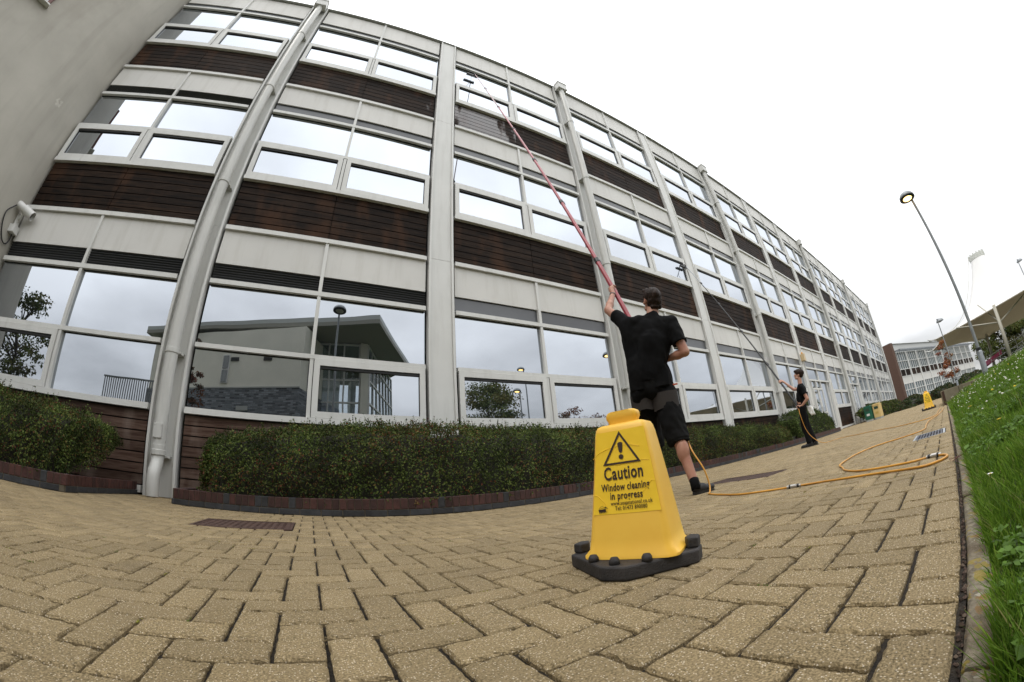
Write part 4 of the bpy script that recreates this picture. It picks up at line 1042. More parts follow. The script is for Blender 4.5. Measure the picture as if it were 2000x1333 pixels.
    for (pts_) in ([(-.092, .345), (-.07, .362), (-.03, .374), (.02, .377), (.06, .366)], [(-.10, .236), (-.085, .232), (-.066, .214), (-.058, .200), (-.056, .182)], [(.098, .262), (.085, .262), (.072, .247), (.055, .232), (.035, .222)], [(.084, .322), (.06, .326), (.02, .322), (-.02, .318)]):
        c_ = MB(); sm3 = smooth3([(a_, b_, 0) for a_, b_ in pts_]); c_.tube([fp(a_, b_, .0012) for a_, b_, _ in sm3], .0009, 6); c_.build('crease', M_STK, st, smooth=True)
    # warning triangle with exclamation mark
    def tri(b, pts, w_):
        c = Vector((sum(p[0] for p in pts) / 3, sum(p[1] for p in pts) / 3)); inn = []
        for p in pts: d = (c - Vector(p)); inn.append(Vector(p) + d.normalized() * w_ * 2)
        v = [Vector((p[0], p[1], 0)) for p in pts] + [Vector((p.x, p.y, 0)) for p in inn]
        b.add(v, [(0, 1, 4, 3), (1, 2, 5, 4), (2, 0, 3, 5)])
    b = MB(); tri(b, [(-.060, 0), (.060, 0), (0, .100)], .0060); put(b.mesh('t', M_INK), .000, .3215, 'warning_triangle')
    b = MB(); o_ = []
    for k in range(24):
        a = 2 * math.pi * k / 24; wx = .0085 if math.sin(a) > 0 else .0055; cyy = .060 if math.sin(a) > 0 else .039
        o_.append((wx * math.cos(a), cyy + .006 * math.sin(a), 0))
    b.add(o_, [tuple(range(24))]); b.add([(.0075 * math.cos(2 * math.pi * k / 16), .0210 + .0075 * math.sin(2 * math.pi * k / 16), 0) for k in range(16)], [tuple(range(16))])
    put(b.mesh('t', M_INK), 0, .322, 'exclamation_mark')
    # little ink drawing beside the web address
    b = MB(); rr = random.Random(4)
    for k in range(3):
        pts = [(.022 * (t - .5) + .0, .010 + .008 * math.sin(3.14 * t) * (1 - k * .45) - k * .002, 0) for t in np.linspace(0, 1, 9)]
        for p0, p1 in zip(pts, pts[1:]):
            b.add([(p0[0], p0[1] - .0005, 0), (p1[0], p1[1] - .0005, 0), (p1[0], p1[1] + .0005, 0), (p0[0], p0[1] + .0005, 0)], [(0, 1, 2, 3)])
    b.add([(-.011, .0015, 0), (.011, .0015, 0), (.012, .009, 0), (-.012, .009, 0)], [(0, 1, 2, 3)])
    for k in range(5): x = -.010 + k * .005; b.add([(x, -.002, 0), (x + .0025, -.002, 0), (x + .003, .002, 0), (x + .0005, .002, 0)], [(0, 1, 2, 3)])
    for k in range(3):
        x, z, s_ = .011 + k * .003, .014 - k * .002, .0022 - k * .0004
        b.add([(x + s_ * math.cos(6.28 * t / 8), z + s_ * math.sin(6.28 * t / 8), 0) for t in range(8)], [tuple(range(8))])
    put(b.mesh('t', M_INK), -.072, .183, 'logo', ang=.08)
    return e
SGN = (.898, .868, 0.0)
# the printed face looks towards (-.90,-.43): local -y
make_sign(SGN, math.atan2(-.43, -.90) + math.pi / 2, 'large yellow caution sign on a black rubber base in the foreground')
make_sign((12.55, .50, 0), math.atan2(-.10, -.99) + math.pi / 2, 'small distant yellow caution sign far down the path near the low wall')

# ------------------------------------------------------------------ hoses
M_HOSE = mat('orange hose', (0.62, 0.30, 0.035), 0.42, (0.48, 0.22, 0.03), nscale=3, spec=.5)
def hose(name, pts, rad, label, couplers=()):
    P = smooth3(pts); q = MB(); q.tube(P, rad, 10); o = q.build(name, M_HOSE, None, smooth=True); tag(o, label, 'hose', 'orange water hoses')
    for c, d in couplers:
        d = Vector(d).normalized(); ro = d.to_track_quat('Z', 'Y').to_matrix(); q = MB()
        q.lathe([(rad + .001, -.045), (rad + .004, -.043), (rad + .004, -.02), (rad + .007, -.018), (rad + .007, .012), (rad + .003, .014), (rad + .003, .043), (rad + .001, .045)], c, 14, ro)
        k = q.build('coupler', mat('bright coupler', (.45, .43, .40), .3, metal=.8), o, smooth=True, auto=35)
        q = MB(); q.lathe([(rad + .0035, -.03), (rad + .0075, -.029), (rad + .0075, -.021), (rad + .0035, -.02)], c, 14, ro); q.build('rubber_ring', M_BLACK, k); q = MB(); q.lathe([(rad + .003, .020), (rad + .007, .021), (rad + .007, .034), (rad + .003, .035)], c, 14, ro); q.build('rubber_ring', M_BLACK, k)
    return o
hr = .0064; hz = hr + .001
hose('water_hose', [(2.90, 2.25, .95), (2.86, 2.16, .80), (2.82, 2.07, .60), (2.79, 1.98, .46), (2.75, 1.915, .35), (2.745, 1.83, .20), (2.75, 1.80, .07), (2.70, 1.77, .016), (2.60, 1.71, hz), (2.46, 1.50, hz), (2.38, 1.31, hz), (2.40, 1.05, hz), (2.42, .80, hz), (2.35, .48, hz), (2.22, .20, hz), (2.26, .10, hz), (2.36, .055, hz), (2.45, .08, hz), (2.50, .16, hz), (2.49, .27, hz), (2.55, .48, hz), (2.64, .62, hz), (2.80, .73, hz), (3.0, .80, hz), (3.25, .88, hz), (3.66, .90, hz), (4.0, .88, hz), (4.41, .76, hz), (4.68, .42, hz), (4.95, .30, hz), (5.6, .31, hz), (6.44, .30, hz), (7.3, .20, hz), (8.6, .12, hz), (10, .1, hz)],
     hr, 'thick orange hose looping from the near cleaner across the blocks past the drain', [((2.405, .96, hz + .002), (.1, -1, 0)), ((2.485, .13, hz + .002), (.25, 1, 0))])
hose('water_hose', [(8.59, 2.98, .84), (8.50, 2.955, .76), (8.455, 2.93, .66), (8.46, 2.89, .42), (8.49, 2.82, .24), (8.54, 2.70, .09), (8.62, 2.60, .02), (8.80, 2.54, .008), (9.3, 2.45, .008), (9.2, 2.2, .008), (8.9, 1.95, .008), (8.6, 1.62, .008), (8.2, 1.30, .008), (7.6, .95, .008), (7.25, .62, .008), (7.2, .35, .008), (7.7, .22, .008), (9, .2, .008), (10.5, .16, .008)],
     .006, 'thin orange hose trailing from the further cleaner along the path')

# ------------------------------------------------------------------ people
def fuse(name, blobs, voxel, m, parent, smooth_it=6, wrinkle=None):
    """blobs: list of ('c', p0, p1, r0, r1) tapered capsules or ('e', centre, (rx,ry,rz), rot) ellipsoids, fused to one skin."""
    mb = MB()
    for b in blobs:
        if b[0] == 'c':
            p0, p1, r0, r1 = Vector(b[1]), Vector(b[2]), b[3], b[4]; flat = len(b) > 5
            d = p1 - p0; L_ = max(d.length, 1e-5); ro = d.to_track_quat('Z', 'Y').to_matrix(); prof = []
            if not (flat and 's' in b[5]): prof += [(max(r0 * math.sin(a), 1e-6), -r0 * math.cos(a)) for a in np.linspace(0, math.pi / 2, 6)[:-1]]
            prof += [(r0, 0), (r1, L_)]
            if not (flat and 'e' in b[5]): prof += [(max(r1 * math.cos(a), 1e-6), L_ + r1 * math.sin(a)) for a in np.linspace(0, math.pi / 2, 6)[1:]]
            mb.lathe(prof, p0, 18, ro)
        elif b[0] == 'e':
            c, rr_, ro = Vector(b[1]), b[2], b[3] if len(b) > 3 and b[3] is not None else Matrix.Identity(3)
            S = Matrix.Diagonal(Vector(rr_)); prof = [(max(math.sin(a), 1e-6), -math.cos(a)) for a in np.linspace(0, math.pi, 13)]
            mb.lathe(prof, c, 22, ro @ S)
    o = mb.build('tmp', m); 
    md = o.modifiers.new('r', 'REMESH'); md.mode = 'VOXEL'; md.voxel_size = voxel; md.use_smooth_shade = True
    if smooth_it: s_ = o.modifiers.new('s', 'SMOOTH'); s_.factor = .5; s_.iterations = smooth_it
    bpy.context.view_layer.update()
    me = bpy.data.meshes.new_from_object(o.evaluated_get(bpy.context.evaluated_depsgraph_get())); me.name = name
    bpy.data.objects.remove(o)
    if wrinkle:
        amp, sx, seed_, fn = wrinkle
        n_ = len(me.vertices); co = np.empty(n_ * 3); me.vertices.foreach_get('co', co); co = co.reshape(-1, 3); nr = np.empty(n_ * 3); me.vertices.foreach_get('normal', nr); nr = nr.reshape(-1, 3)
        dsp = np.array([noise.noise(Vector((c[0] * sx, c[1] * sx, c[2] * sx * .55 + seed_))) + .5 * noise.noise(Vector((c[0] * sx * 2.1 + c[2] * sx, c[1] * sx * 2.1, c[2] * sx * 1.1))) for c in co])
        if fn is not None: dsp = dsp * np.array([fn(c) for c in co])
        co += nr * (dsp * amp)[:, None]; me.vertices.foreach_set('co', co.ravel()); me.update()
    me.materials.clear(); me.materials.append(m); me.polygons.foreach_set('use_smooth', [True] * len(me.polygons))
    return mesh_obj(name, me, None, parent)

M_SKIN = mat('skin', (0.44, 0.235, 0.165), 0.5, (0.36, 0.165, 0.115), nscale=9, spec=.35, bump=.08, bscale=150)
M_SKIN2 = mat('pale skin', (0.50, 0.29, 0.215), 0.5, (0.44, 0.22, 0.16), nscale=9, spec=.35)
M_HAIR = mat('brown hair', (0.011, 0.0055, 0.0035), 0.55, (0.028, 0.014, 0.009), nscale=60, stretch=(1, 1, .2), bump=.4, bscale=140, spec=.2)
M_SHIRT = mat('black cotton', (0.0042, 0.0044, 0.005), 0.9, (0.0075, 0.0075, 0.008), nscale=4, bump=.15, bscale=200, spec=.12)
M_SHORT = mat('black work cloth', (0.004, 0.004, 0.0045), 0.85, (0.008, 0.008, 0.008), nscale=5, bump=.2, bscale=150, spec=.12)
M_PATCH = mat('charcoal patch', (0.022, 0.017, 0.015), .8, bump=.2, bscale=100)
M_SHOE = mat('black suede', (0.012, 0.012, 0.014), .7, (0.02, .02, .022), nscale=20)

def basis(fwd, up=(0, 0, 1)):
    """Matrix with columns right, forward, up for a body part."""
    f_ = Vector(fwd).normalized(); r_ = f_.cross(Vector(up)).normalized(); u_ = r_.cross(f_).normalized()
    return Matrix((r_, f_, u_)).transposed()
def grip(P, axis, wrist, s_=1.0, thumb_dir=1):
    """Hand closed round a pole: P grip centre on the pole axis, axis unit vector of the pole, wrist position."""
    P, a, wv = Vector(P), Vector(axis).normalized(), Vector(wrist)
    back = (wv - P); back -= a * back.dot(a); back.normalize()       # towards the wrist side
    side = a.cross(back).normalized()
    B = []; palm = P + back * .040 * s_
    B.append(('e', palm, (.020 * s_, .042 * s_, .044 * s_), Matrix((back, side, a)).transposed()))
    B.append(('c', wv, palm + back * .012, .027 * s_, .026 * s_))
    for i, (off, ln) in enumerate(((.033, .95), (.011, 1.05), (-.011, 1.0), (-.032, .82))):
        prev = palm + a * off * s_ + side * .026 * s_ * thumb_dir
        for ang, rad in ((55, .037), (110, .034), (165, .032), (215, .030)):
            t = R(ang); q = P + (back * math.cos(t) + side * thumb_dir * math.sin(t)) * rad * s_ + a * off * s_ * (1 - .12 * (ang > 150))
            B.append(('c', prev, q, (.0100 - i * .0006) * s_, (.0092 - i * .0006) * s_)); prev = q
    prev = palm + a * .030 * s_ - side * .018 * s_ * thumb_dir
    for ang, up_ in ((-60, .040), (-115, .044), (-150, .042)):
        t = R(ang); q = P + (back * math.cos(t) + side * thumb_dir * math.sin(t)) * .034 * s_ + a * up_ * s_; B.append(('c', prev, q, .0125 * s_, .0108 * s_)); prev = q
    return B
def head_blobs(c, bs, s_=1.0):
    """Face, skull, nose, jaw, ears; bs columns right, forward, up."""
    def L_(x, y, z): return Vector(c) + bs @ Vector((x, y, z)) * s_
    B = [('e', L_(0, -.010, .030), (.074 * s_, .094 * s_, .088 * s_), bs), ('e', L_(0, .022, -.030), (.056 * s_, .064 * s_, .074 * s_), bs), ('e', L_(0, .055, -.085), (.030 * s_, .026 * s_, .022 * s_), bs),
         ('c', L_(-.035, .03, -.07), L_(.035, .03, -.07), .028 * s_, .028 * s_),
         ('c', L_(0, .082, .018), L_(0, .103, -.018), .009 * s_, .013 * s_), ('c', L_(-.012, .092, -.022), L_(.012, .092, -.022), .009 * s_, .009 * s_),
         ('c', L_(-.036, .078, .030), L_(.036, .078, .030), .012 * s_, .012 * s_), ('c', L_(-.017, .083, -.047), L_(.017, .083, -.047), .0085 * s_, .0085 * s_), ('c', L_(-.014, .081, -.058), L_(.014, .081, -.058), .009 * s_, .009 * s_)]
    for sx in (-1, 1):
        B += [('e', L_(sx * .074, -.008, -.002), (.010 * s_, .019 * s_, .032 * s_), bs), ('e', L_(sx * .045, .055, -.015), (.02 * s_, .02 * s_, .018 * s_), bs)]
    return B
def eyes(c, bs, parent, s_=1.0):
    def L_(x, y, z): return Vector(c) + bs @ Vector((x, y, z)) * s_
    for sx in (-1, 1):
        q = MB(); q.lathe([(1e-5, -.011), (.009, -.006), (.011, 0), (.009, .006), (1e-5, .011)], L_(sx * .031, .078, .012), 10, bs); q.build('eye', mat('eye white', (.55, .52, .5), .25), parent, smooth=True)
        q = MB(); q.box(L_(sx * .031, .0875, .036), (.036 * s_, .008 * s_, .007 * s_), bs); q.build('eyebrow', M_HAIR, parent)
def shoe(heel, toe, parent, m=M_SHOE, s_=1.0, sole=True, high=False):
    h, t = Vector(heel), Vector(toe); d = (t - h); d.z = 0; L_ = .27 * s_; d.normalize(); bs = basis(d); 
    def P(x, y, z): return h + bs @ Vector((x, y, z)) * s_
    B = [('e', P(0, .035, .048), (.036, .045, .045), bs), ('e', P(0, .10, .045), (.040, .07, .040), bs), ('e', P(.004, .19, .036), (.046, .075, .030), bs), ('c', P(0, .04, .05), P(0, .03, .095 if not high else .14), .038, .042, 'e')]
    o = fuse('shoe', B, .006, m, parent, 3)
    q = MB(); out = []
    for k in range(28):
        a = 2 * math.pi * k / 28; y = .125 + .142 * math.sin(a); wd = .040 + (.010 if y > .13 else 0) - .006 * (abs(y - .1) < .05); out.append(P(wd * math.cos(a), y, .0))
    n_ = 28; q.add([p + Vector((0, 0, .001)) for p in out] + [p + Vector((0, 0, .022)) for p in out], [tuple(range(n_))[::-1], tuple(range(n_, 2 * n_))] + [(i, (i + 1) % n_, n_ + (i + 1) % n_, n_ + i) for i in range(n_)])
    q.build('sole', M_BLACK, o, smooth=True, auto=40)
    return o

def add_tints(o, m): pass
# ---- near man: back to us, left hand high on the red pole, right hand at his chest
m1 = empty('person', (0, 0, 0), 'man seen from behind in black T-shirt and shorts raising a long red pole', 'person')
hd = Vector((2.815, 2.075, 1.80)); neck = Vector((2.775, 2.09, 1.665))
hb = basis((.36, .78, .36))
pole_dir = Vector((2.969 - 2.863, 5.9 - 2.574, 11.583 - 2.176)).normalized(); HP = Vector((2.863, 2.574, 2.176)); RP = HP - pole_dir * .99
lsh, lel, lwr = Vector((2.62, 2.275, 1.60)), Vector((2.60, 2.47, 1.84)), Vector((2.795, 2.535, 2.10))
rsh, rel = Vector((2.850, 1.955, 1.53)), Vector((2.865, 1.875, 1.215)); rwr = RP + Vector((.045, -.075, -.01))
plv = Vector((2.715, 2.21, .97)); lhip, rhip = Vector((2.655, 2.285, .93)), Vector((2.775, 2.135, .91)); rkn, ran = Vector((2.735, 2.035, .49)), Vector((2.715, 1.920, .10)); lkn, lan = Vector((2.86, 2.42, .50)), Vector((2.83, 2.56, .10))
tb = basis((.79, .62, .05)); chest = Vector((2.745, 2.125, 1.43)); 
B = head_blobs(hd, hb, 1.03) + [('c', neck + Vector((-.005, -.005, -.05)), hd + hb @ Vector((0, -.02, -.05)), .060, .056), ('e', chest, (.175, .105, .20), tb), ('e', plv + Vector((0, 0, .12)), (.145, .095, .20), tb), ('e', plv, (.155, .10, .12), tb),
     ('c', lsh, lel, .052, .041), ('c', lel, lwr, .042, .026), ('e', lel.lerp(lwr, .3), (.043, .043, .07), (lwr - lel).to_track_quat('Z', 'Y').to_matrix()), ('c', rsh, rel, .053, .042), ('c', rel, rwr, .043, .027), ('e', rel.lerp(rwr, .3), (.045, .045, .07), (rwr - rel).to_track_quat('Z', 'Y').to_matrix()),
     ('c', chest + Vector((0, 0, .09)), lsh, .07, .06), ('c', chest + Vector((0, 0, .09)), rsh, .07, .06),
     ('c', rhip, rkn, .085, .058), ('c', rkn, ran, .054, .037), ('e', rkn.lerp(ran, .3) + Vector((-.012, -.012, 0)), (.056, .056, .11), None), ('c', lhip, lkn, .085, .058), ('c', lkn, lan, .054, .037), ('e', lkn.lerp(lan, .3), (.054, .054, .11), None)]
B += grip(HP, pole_dir, lwr, 1.0, -1) + grip(RP, pole_dir, rwr, 1.0, 1)
body1 = fuse('body', B, .0065, M_SKIN, m1, 3)
eyes(hd, hb, body1, 1.03)
def hl(x, y, z, s_=1.03): return hd + hb @ Vector((x, y, z)) * s_
HB = [('e', hl(0, -.022, .045), (.083, .096, .086), hb), ('e', hl(0, -.055, -.005), (.074, .062, .078), hb), ('e', hl(0, .030, .088), (.068, .070, .040), hb), ('e', hl(-.03, .07, .10), (.034, .028, .02), hb)]
for sx in (-1, 1): HB += [('c', hl(sx * .068, .012, .045), hl(sx * .072, .010, .01), .014, .009)]
HB += [('c', hl(-.03, -.085, -.055), hl(.03, -.085, -.055), .026, .026)]
fuse('hair', HB, .0045, M_HAIR, m1, 3, (.006, 38, 1, None))
SB = [('e', chest + Vector((-.01, -.005, .01)), (.205, .128, .215), tb), ('c', chest + Vector((-.02, -.005, -.06)), plv + Vector((-.01, 0, .06)), .155, .160, 'e'), ('e', plv + Vector((-.015, -.005, .15)), (.178, .135, .17), tb),
      ('c', plv + tb @ Vector((-.055, -.01, .24)), plv + tb @ Vector((-.06, -.012, -.02)), .130, .142, 'e'), ('c', plv + tb @ Vector((.055, -.01, .24)), plv + tb @ Vector((.06, -.012, -.02)), .130, .142, 'e'),
      ('c', chest + Vector((-.02, -.01, .13)), lsh + Vector((0, 0, .01)), .088, .080), ('c', chest + Vector((.01, -.02, .13)), rsh, .084, .070),
      ('c', lsh, lsh.lerp(lel, .62), .080, .072, 'e'), ('c', rsh, rsh.lerp(rel, .70), .070, .076, 'e'), ('c', neck + Vector((-.01, -.01, -.10)), neck + Vector((-.004, -.006, -.005)), .094, .069, 'e'), ('c', lsh, plv + tb @ Vector((-.08, 0, .25)), .085, .11), ('c', rsh, plv + tb @ Vector((.07, 0, .25)), .075, .11)]
fuse('shirt', SB, .008, M_SHIRT, m1, 5, (.018, 9, 0, None))
HB2 = [('e', plv + Vector((-.005, 0, .0)), (.176, .128, .13), tb), ('c', plv + Vector((-.01, 0, .1)), plv, .15, .15), ('c', rhip, rhip.lerp(rkn, 1.06), .118, .103, 'e'), ('c', lhip, lhip.lerp(lkn, 1.06), .118, .100, 'e'), ('c', rhip.lerp(rkn, .8), rhip.lerp(rkn, 1.12), .100, .092, 'e')]
sh = fuse('shorts', HB2, .008, M_SHORT, m1, 3, (.020, 10, 4, None))
# charcoal patches below the seat, following the cloth
for (c0_, sx) in ((rhip.lerp(rkn, .14), 1), (lhip.lerp(lkn, .14), -1)):
    q = MB(); fw = -tb.col[1]; rt = tb.col[0]; n_ = 9
    for i in range(n_ + 1):
        for j in range(7):
            a = R(-62 + 124 * i / n_); rad = .1285 + .004 * math.sin(a * 3); z = .055 - .022 * j - .03 * abs(math.sin(a)) * (j > 3)
            q.v.append(tuple(c0_ + (fw * math.cos(a) + rt * math.sin(a)) * rad + Vector((0, 0, z))));
    q.t = [(1, 1, 1)] * len(q.v); q.f = [(i * 7 + j, i * 7 + j + 1, (i + 1) * 7 + j + 1, (i + 1) * 7 + j) for i in range(n_) for j in range(6)]
    q.build('cloth_patch', M_PATCH, sh, smooth=True)
q = MB(); pk = rhip + tb @ Vector((.115, -.045, .05)); q.box(pk, (.045, .02, .012), tb); q.build('orange_tab', mat('orange tab', (.55, .08, .02), .5), sh)
sock = MB(); sock.tube([ran + Vector((-.03, -.03, -.06)), ran + Vector((-.012, -.012, 0)), ran + Vector((0, .0, .022))], [.038, .040, .041], 16); sock.build('sock', M_SHIRT, m1, smooth=True)
shoe((2.675, 1.905, 0), (2.93, 1.892, 0), m1, high=False); shoe((2.80, 2.52, 0), (2.98, 2.70, 0), m1)
q = MB(); wd_ = (lwr - lel).normalized(); q.tube([lwr - wd_ * .035, lwr - wd_ * .023], .0315, 16); q.build('wristband', M_BLACK, m1)

def make_pole(name, A, Bp, ts, radii, mats, label, brush_rot, grp='telescopic cleaning poles'):
    """A is the head on the glass, Bp a point on the pole axis at the top hand; ts section ends along A..B."""
    A, Bp = Vector(A), Vector(Bp); d = (Bp - A); e = empty(name, (0, 0, 0), label, 'cleaning pole', grp)
    for i in range(len(ts) - 1):
        q = MB(); q.tube([A + d * ts[i], A + d * ts[i + 1]], [radii[i], radii[i]], 16); q.build('pole_section', mats[i], e, smooth=True, auto=50)
        if i: 
            q = MB(); dn = d.normalized(); ro = dn.to_track_quat('Z', 'Y').to_matrix(); c = A + d * ts[i]; rr_ = radii[i]
            q.lathe([(rr_, -.035), (rr_ + .006, -.033), (rr_ + .006, .033), (rr_, .035)], c, 14, ro); q.box(c + ro @ Vector((rr_ + .014, 0, .0)), (.022, .022, .05), ro); q.box(c + ro @ Vector((rr_ + .020, 0, .03)), (.010, .014, .045), ro)
            q.build('clamp', M_BLACK, e)
    # brush head: gooseneck, body and bristles pressed on the glass
    q = MB(); q.tube([A, A + Vector((0, .02, .06)), A + Vector((-.03, .05, .09)), A + Vector((-.06, .05, .05))], [.016, .018, .018, .016], 10); q.build('gooseneck', M_BLACK, e, smooth=True)
    c = A + Vector((-.08, .045, .0)); q = MB(); q.box(c, (.36, .035, .06)); bh = q.build('brush_head', M_BLACK, e, bevel=.006)
    g_ = MB(); rr_ = random.Random(2)
    for k in range(26):
        for j in range(3): x = -.17 + k * .0136; p = c + Vector((x, .016, -.02 + j * .02)); g_.tube([p, p + Vector((rr_.uniform(-.006, .006), .045, rr_.uniform(-.006, .006)))], [.004, .005], 4)
    bo = g_.build('bristles', mat('grey bristles', (.32, .33, .34), .7), bh); bo['kind'] = 'stuff'
    q = MB(); q.tube([c + Vector((.03, -.01, 0)), c + Vector((.0, -.05, -.10)), c + Vector((-.06, -.04, -.24)), c + Vector((-.05, -.01, -.34))], .006, 6); q.build('water_tube', M_BLACK, e)
    return e
M_P1 = mat('pale pink carbon', (.48, .33, .33), .35); M_P2 = mat('red pole', (.30, .035, .05), .3, (.36, .05, .07), nscale=3, spec=.5); M_P3 = mat('rose pole', (.36, .10, .12), .32)
A1 = (2.969, 5.86, 11.583)
make_pole('cleaning_pole', A1, HP, [0, .18, .361, .516, .671, .815, .949, 1.115], [.012, .0145, .017, .0195, .0215, .0235, .026], [M_P1, M_P1, M_P3, M_P3, M_P2, M_P2, M_P2], 'long red telescopic pole reaching a brush to the top floor glass', None)

# ---- far man in profile, looking up to the left, black pole
m2 = empty('person', (0, 0, 0), 'young man in black T-shirt and trousers holding a black pole further down the path', 'person')
f2 = Vector((-.30, .95, 0)).normalized(); s2 = basis((-.30, .95, 0)); h2 = Vector((8.745, 2.86, 1.545)); hb2 = basis((-.27, .86, .30))
HP2 = Vector((8.83, 3.37, 1.57)); A2 = Vector((10.305, 5.86, 6.242)); LP2 = Vector((8.60, 2.985, .86)); pd2 = (A2 - LP2).normalized(); HP2 = LP2 + pd2 * .80
hip2 = Vector((8.72, 2.95, .86)); ch2 = Vector((8.745, 2.875, 1.17))
l_sh, r_sh = ch2 + s2 @ Vector((-.165, 0, .09)), ch2 + s2 @ Vector((.165, 0, .09))
l_sh, r_sh = r_sh, l_sh; lw2 = HP2 + Vector((.02, -.085, -.03)); le2 = l_sh.lerp(lw2, .50) + Vector((0, 0, -.09)); rw2 = LP2 + Vector((.0, -.085, .02)); re2 = r_sh + Vector((.005, -.085, -.27))
if True:
    B = head_blobs(h2, hb2, .93) + [('c', ch2 + Vector((0, 0, .14)), h2 + hb2 @ Vector((0, -.02, -.05)), .050, .048), ('e', ch2, (.15, .09, .18), s2), ('e', hip2 + Vector((0, 0, .12)), (.125, .085, .18), s2), ('e', hip2, (.135, .09, .11), s2),
         ('c', l_sh, le2, .042, .034), ('c', le2, lw2, .036, .023), ('c', r_sh, re2, .044, .036), ('c', re2, rw2, .038, .024), ('c', ch2 + Vector((0, 0, .08)), l_sh, .06, .05), ('c', ch2 + Vector((0, 0, .08)), r_sh, .06, .05)]
    rh, rk, ra = hip2 + s2 @ Vector((.08, 0, -.03)), Vector((8.76, 2.93, .45)), Vector((8.78, 2.845, .085)); lh, lk, la_ = hip2 + s2 @ Vector((-.08, 0, -.03)), Vector((8.66, 2.97, .45)), Vector((8.655, 2.92, .085))
    B += [('c', rh, rk, .07, .05), ('c', rk, ra, .046, .034), ('c', lh, lk, .07, .05), ('c', lk, la_, .046, .034)]
    B += grip(HP2, pd2, lw2, .95, -1) + grip(LP2, pd2, rw2, .95, 1)
    b2_ = fuse('body', B, .008, M_SKIN2, m2, 2); eyes(h2, hb2, b2_, .93)
    def hl2(x, y, z): return h2 + hb2 @ Vector((x, y, z)) * .93
    fuse('hair', [('e', hl2(0, -.015, .060), (.088, .108, .086), hb2), ('e', hl2(0, -.055, .012), (.076, .060, .07), hb2), ('e', hl2(0, .065, .082), (.068, .050, .036), hb2)], .006, M_HAIR, m2, 1, (.006, 40, 2, None))
    fuse('shirt', [('e', ch2, (.170, .108, .19), s2), ('e', hip2 + Vector((0, -.005, .16)), (.14, .088, .19), s2), ('c', hip2 + Vector((0, -.005, .18)), hip2 + Vector((0, -.005, .0)), .098, .102, 'e'), ('c', l_sh, l_sh.lerp(le2, .55), .062, .058, 'e'), ('c', r_sh, r_sh.lerp(re2, .6), .062, .062, 'e'), ('c', ch2 + Vector((0, 0, .06)), ch2 + Vector((0, 0, .185)), .11, .058, 'e')], .009, M_SHIRT, m2, 3, (.012, 9, 0, None))
    fuse('trousers', [('e', hip2, (.15, .11, .12), s2), ('c', rh, rk, .088, .068), ('c', rk, ra + Vector((0, 0, -.01)), .068, .062, 'e'), ('c', lh, lk, .088, .068), ('c', lk, la_ + Vector((0, 0, -.01)), .068, .062, 'e')], .009, M_SHORT, m2, 3, (.012, 9, 5, None))
    M_SH2 = M_SHOE
    for hx, tx in (((8.80, 2.79, 0), (8.72, 3.05, 0)), ((8.67, 2.86, 0), (8.59, 3.10, 0))): shoe(hx, tx, m2)
    q = MB(); q.lathe([(.006, -.006), (.007, 0), (.004, .014), (0, .016)], hl2(.083, -.002, -.01), 8); q.build('earphone', M_WHITEP, m2)
    c0_ = hip2 + s2 @ Vector((-.06, -.15, -.02)); q = MB(); vs = []
    for i in range(7):
        for j in range(6):
            vs.append(c0_ + Vector((.015 * math.sin(j * 2.1 + i), (-.012 - .010 * i) + .022 * j - .05, -.034 * i + .01 * math.sin(j * 3))))
    q.add(vs, [(i * 6 + j, i * 6 + j + 1, (i + 1) * 6 + j + 1, (i + 1) * 6 + j) for i in range(6) for j in range(5)])
    cl = q.build('cloth', mat('white cloth', (.78, .79, .78), .8), None, smooth=True); sm = cl.modifiers.new('s', 'SOLIDIFY'); sm.thickness = .03
    tag(cl, 'white cleaning cloth hanging from the hip of the further cleaner', 'cloth')
dB = (HP2 - A2).length
make_pole('cleaning_pole', A2, HP2, [0, .20, .414, .65, .886, 1.14], [.010, .0125, .015, .018, .021], [M_STEEL, M_BLACK, M_BLACK, M_BLACK, M_BLACK], 'slim black telescopic pole reaching a brush to a first floor window', None)

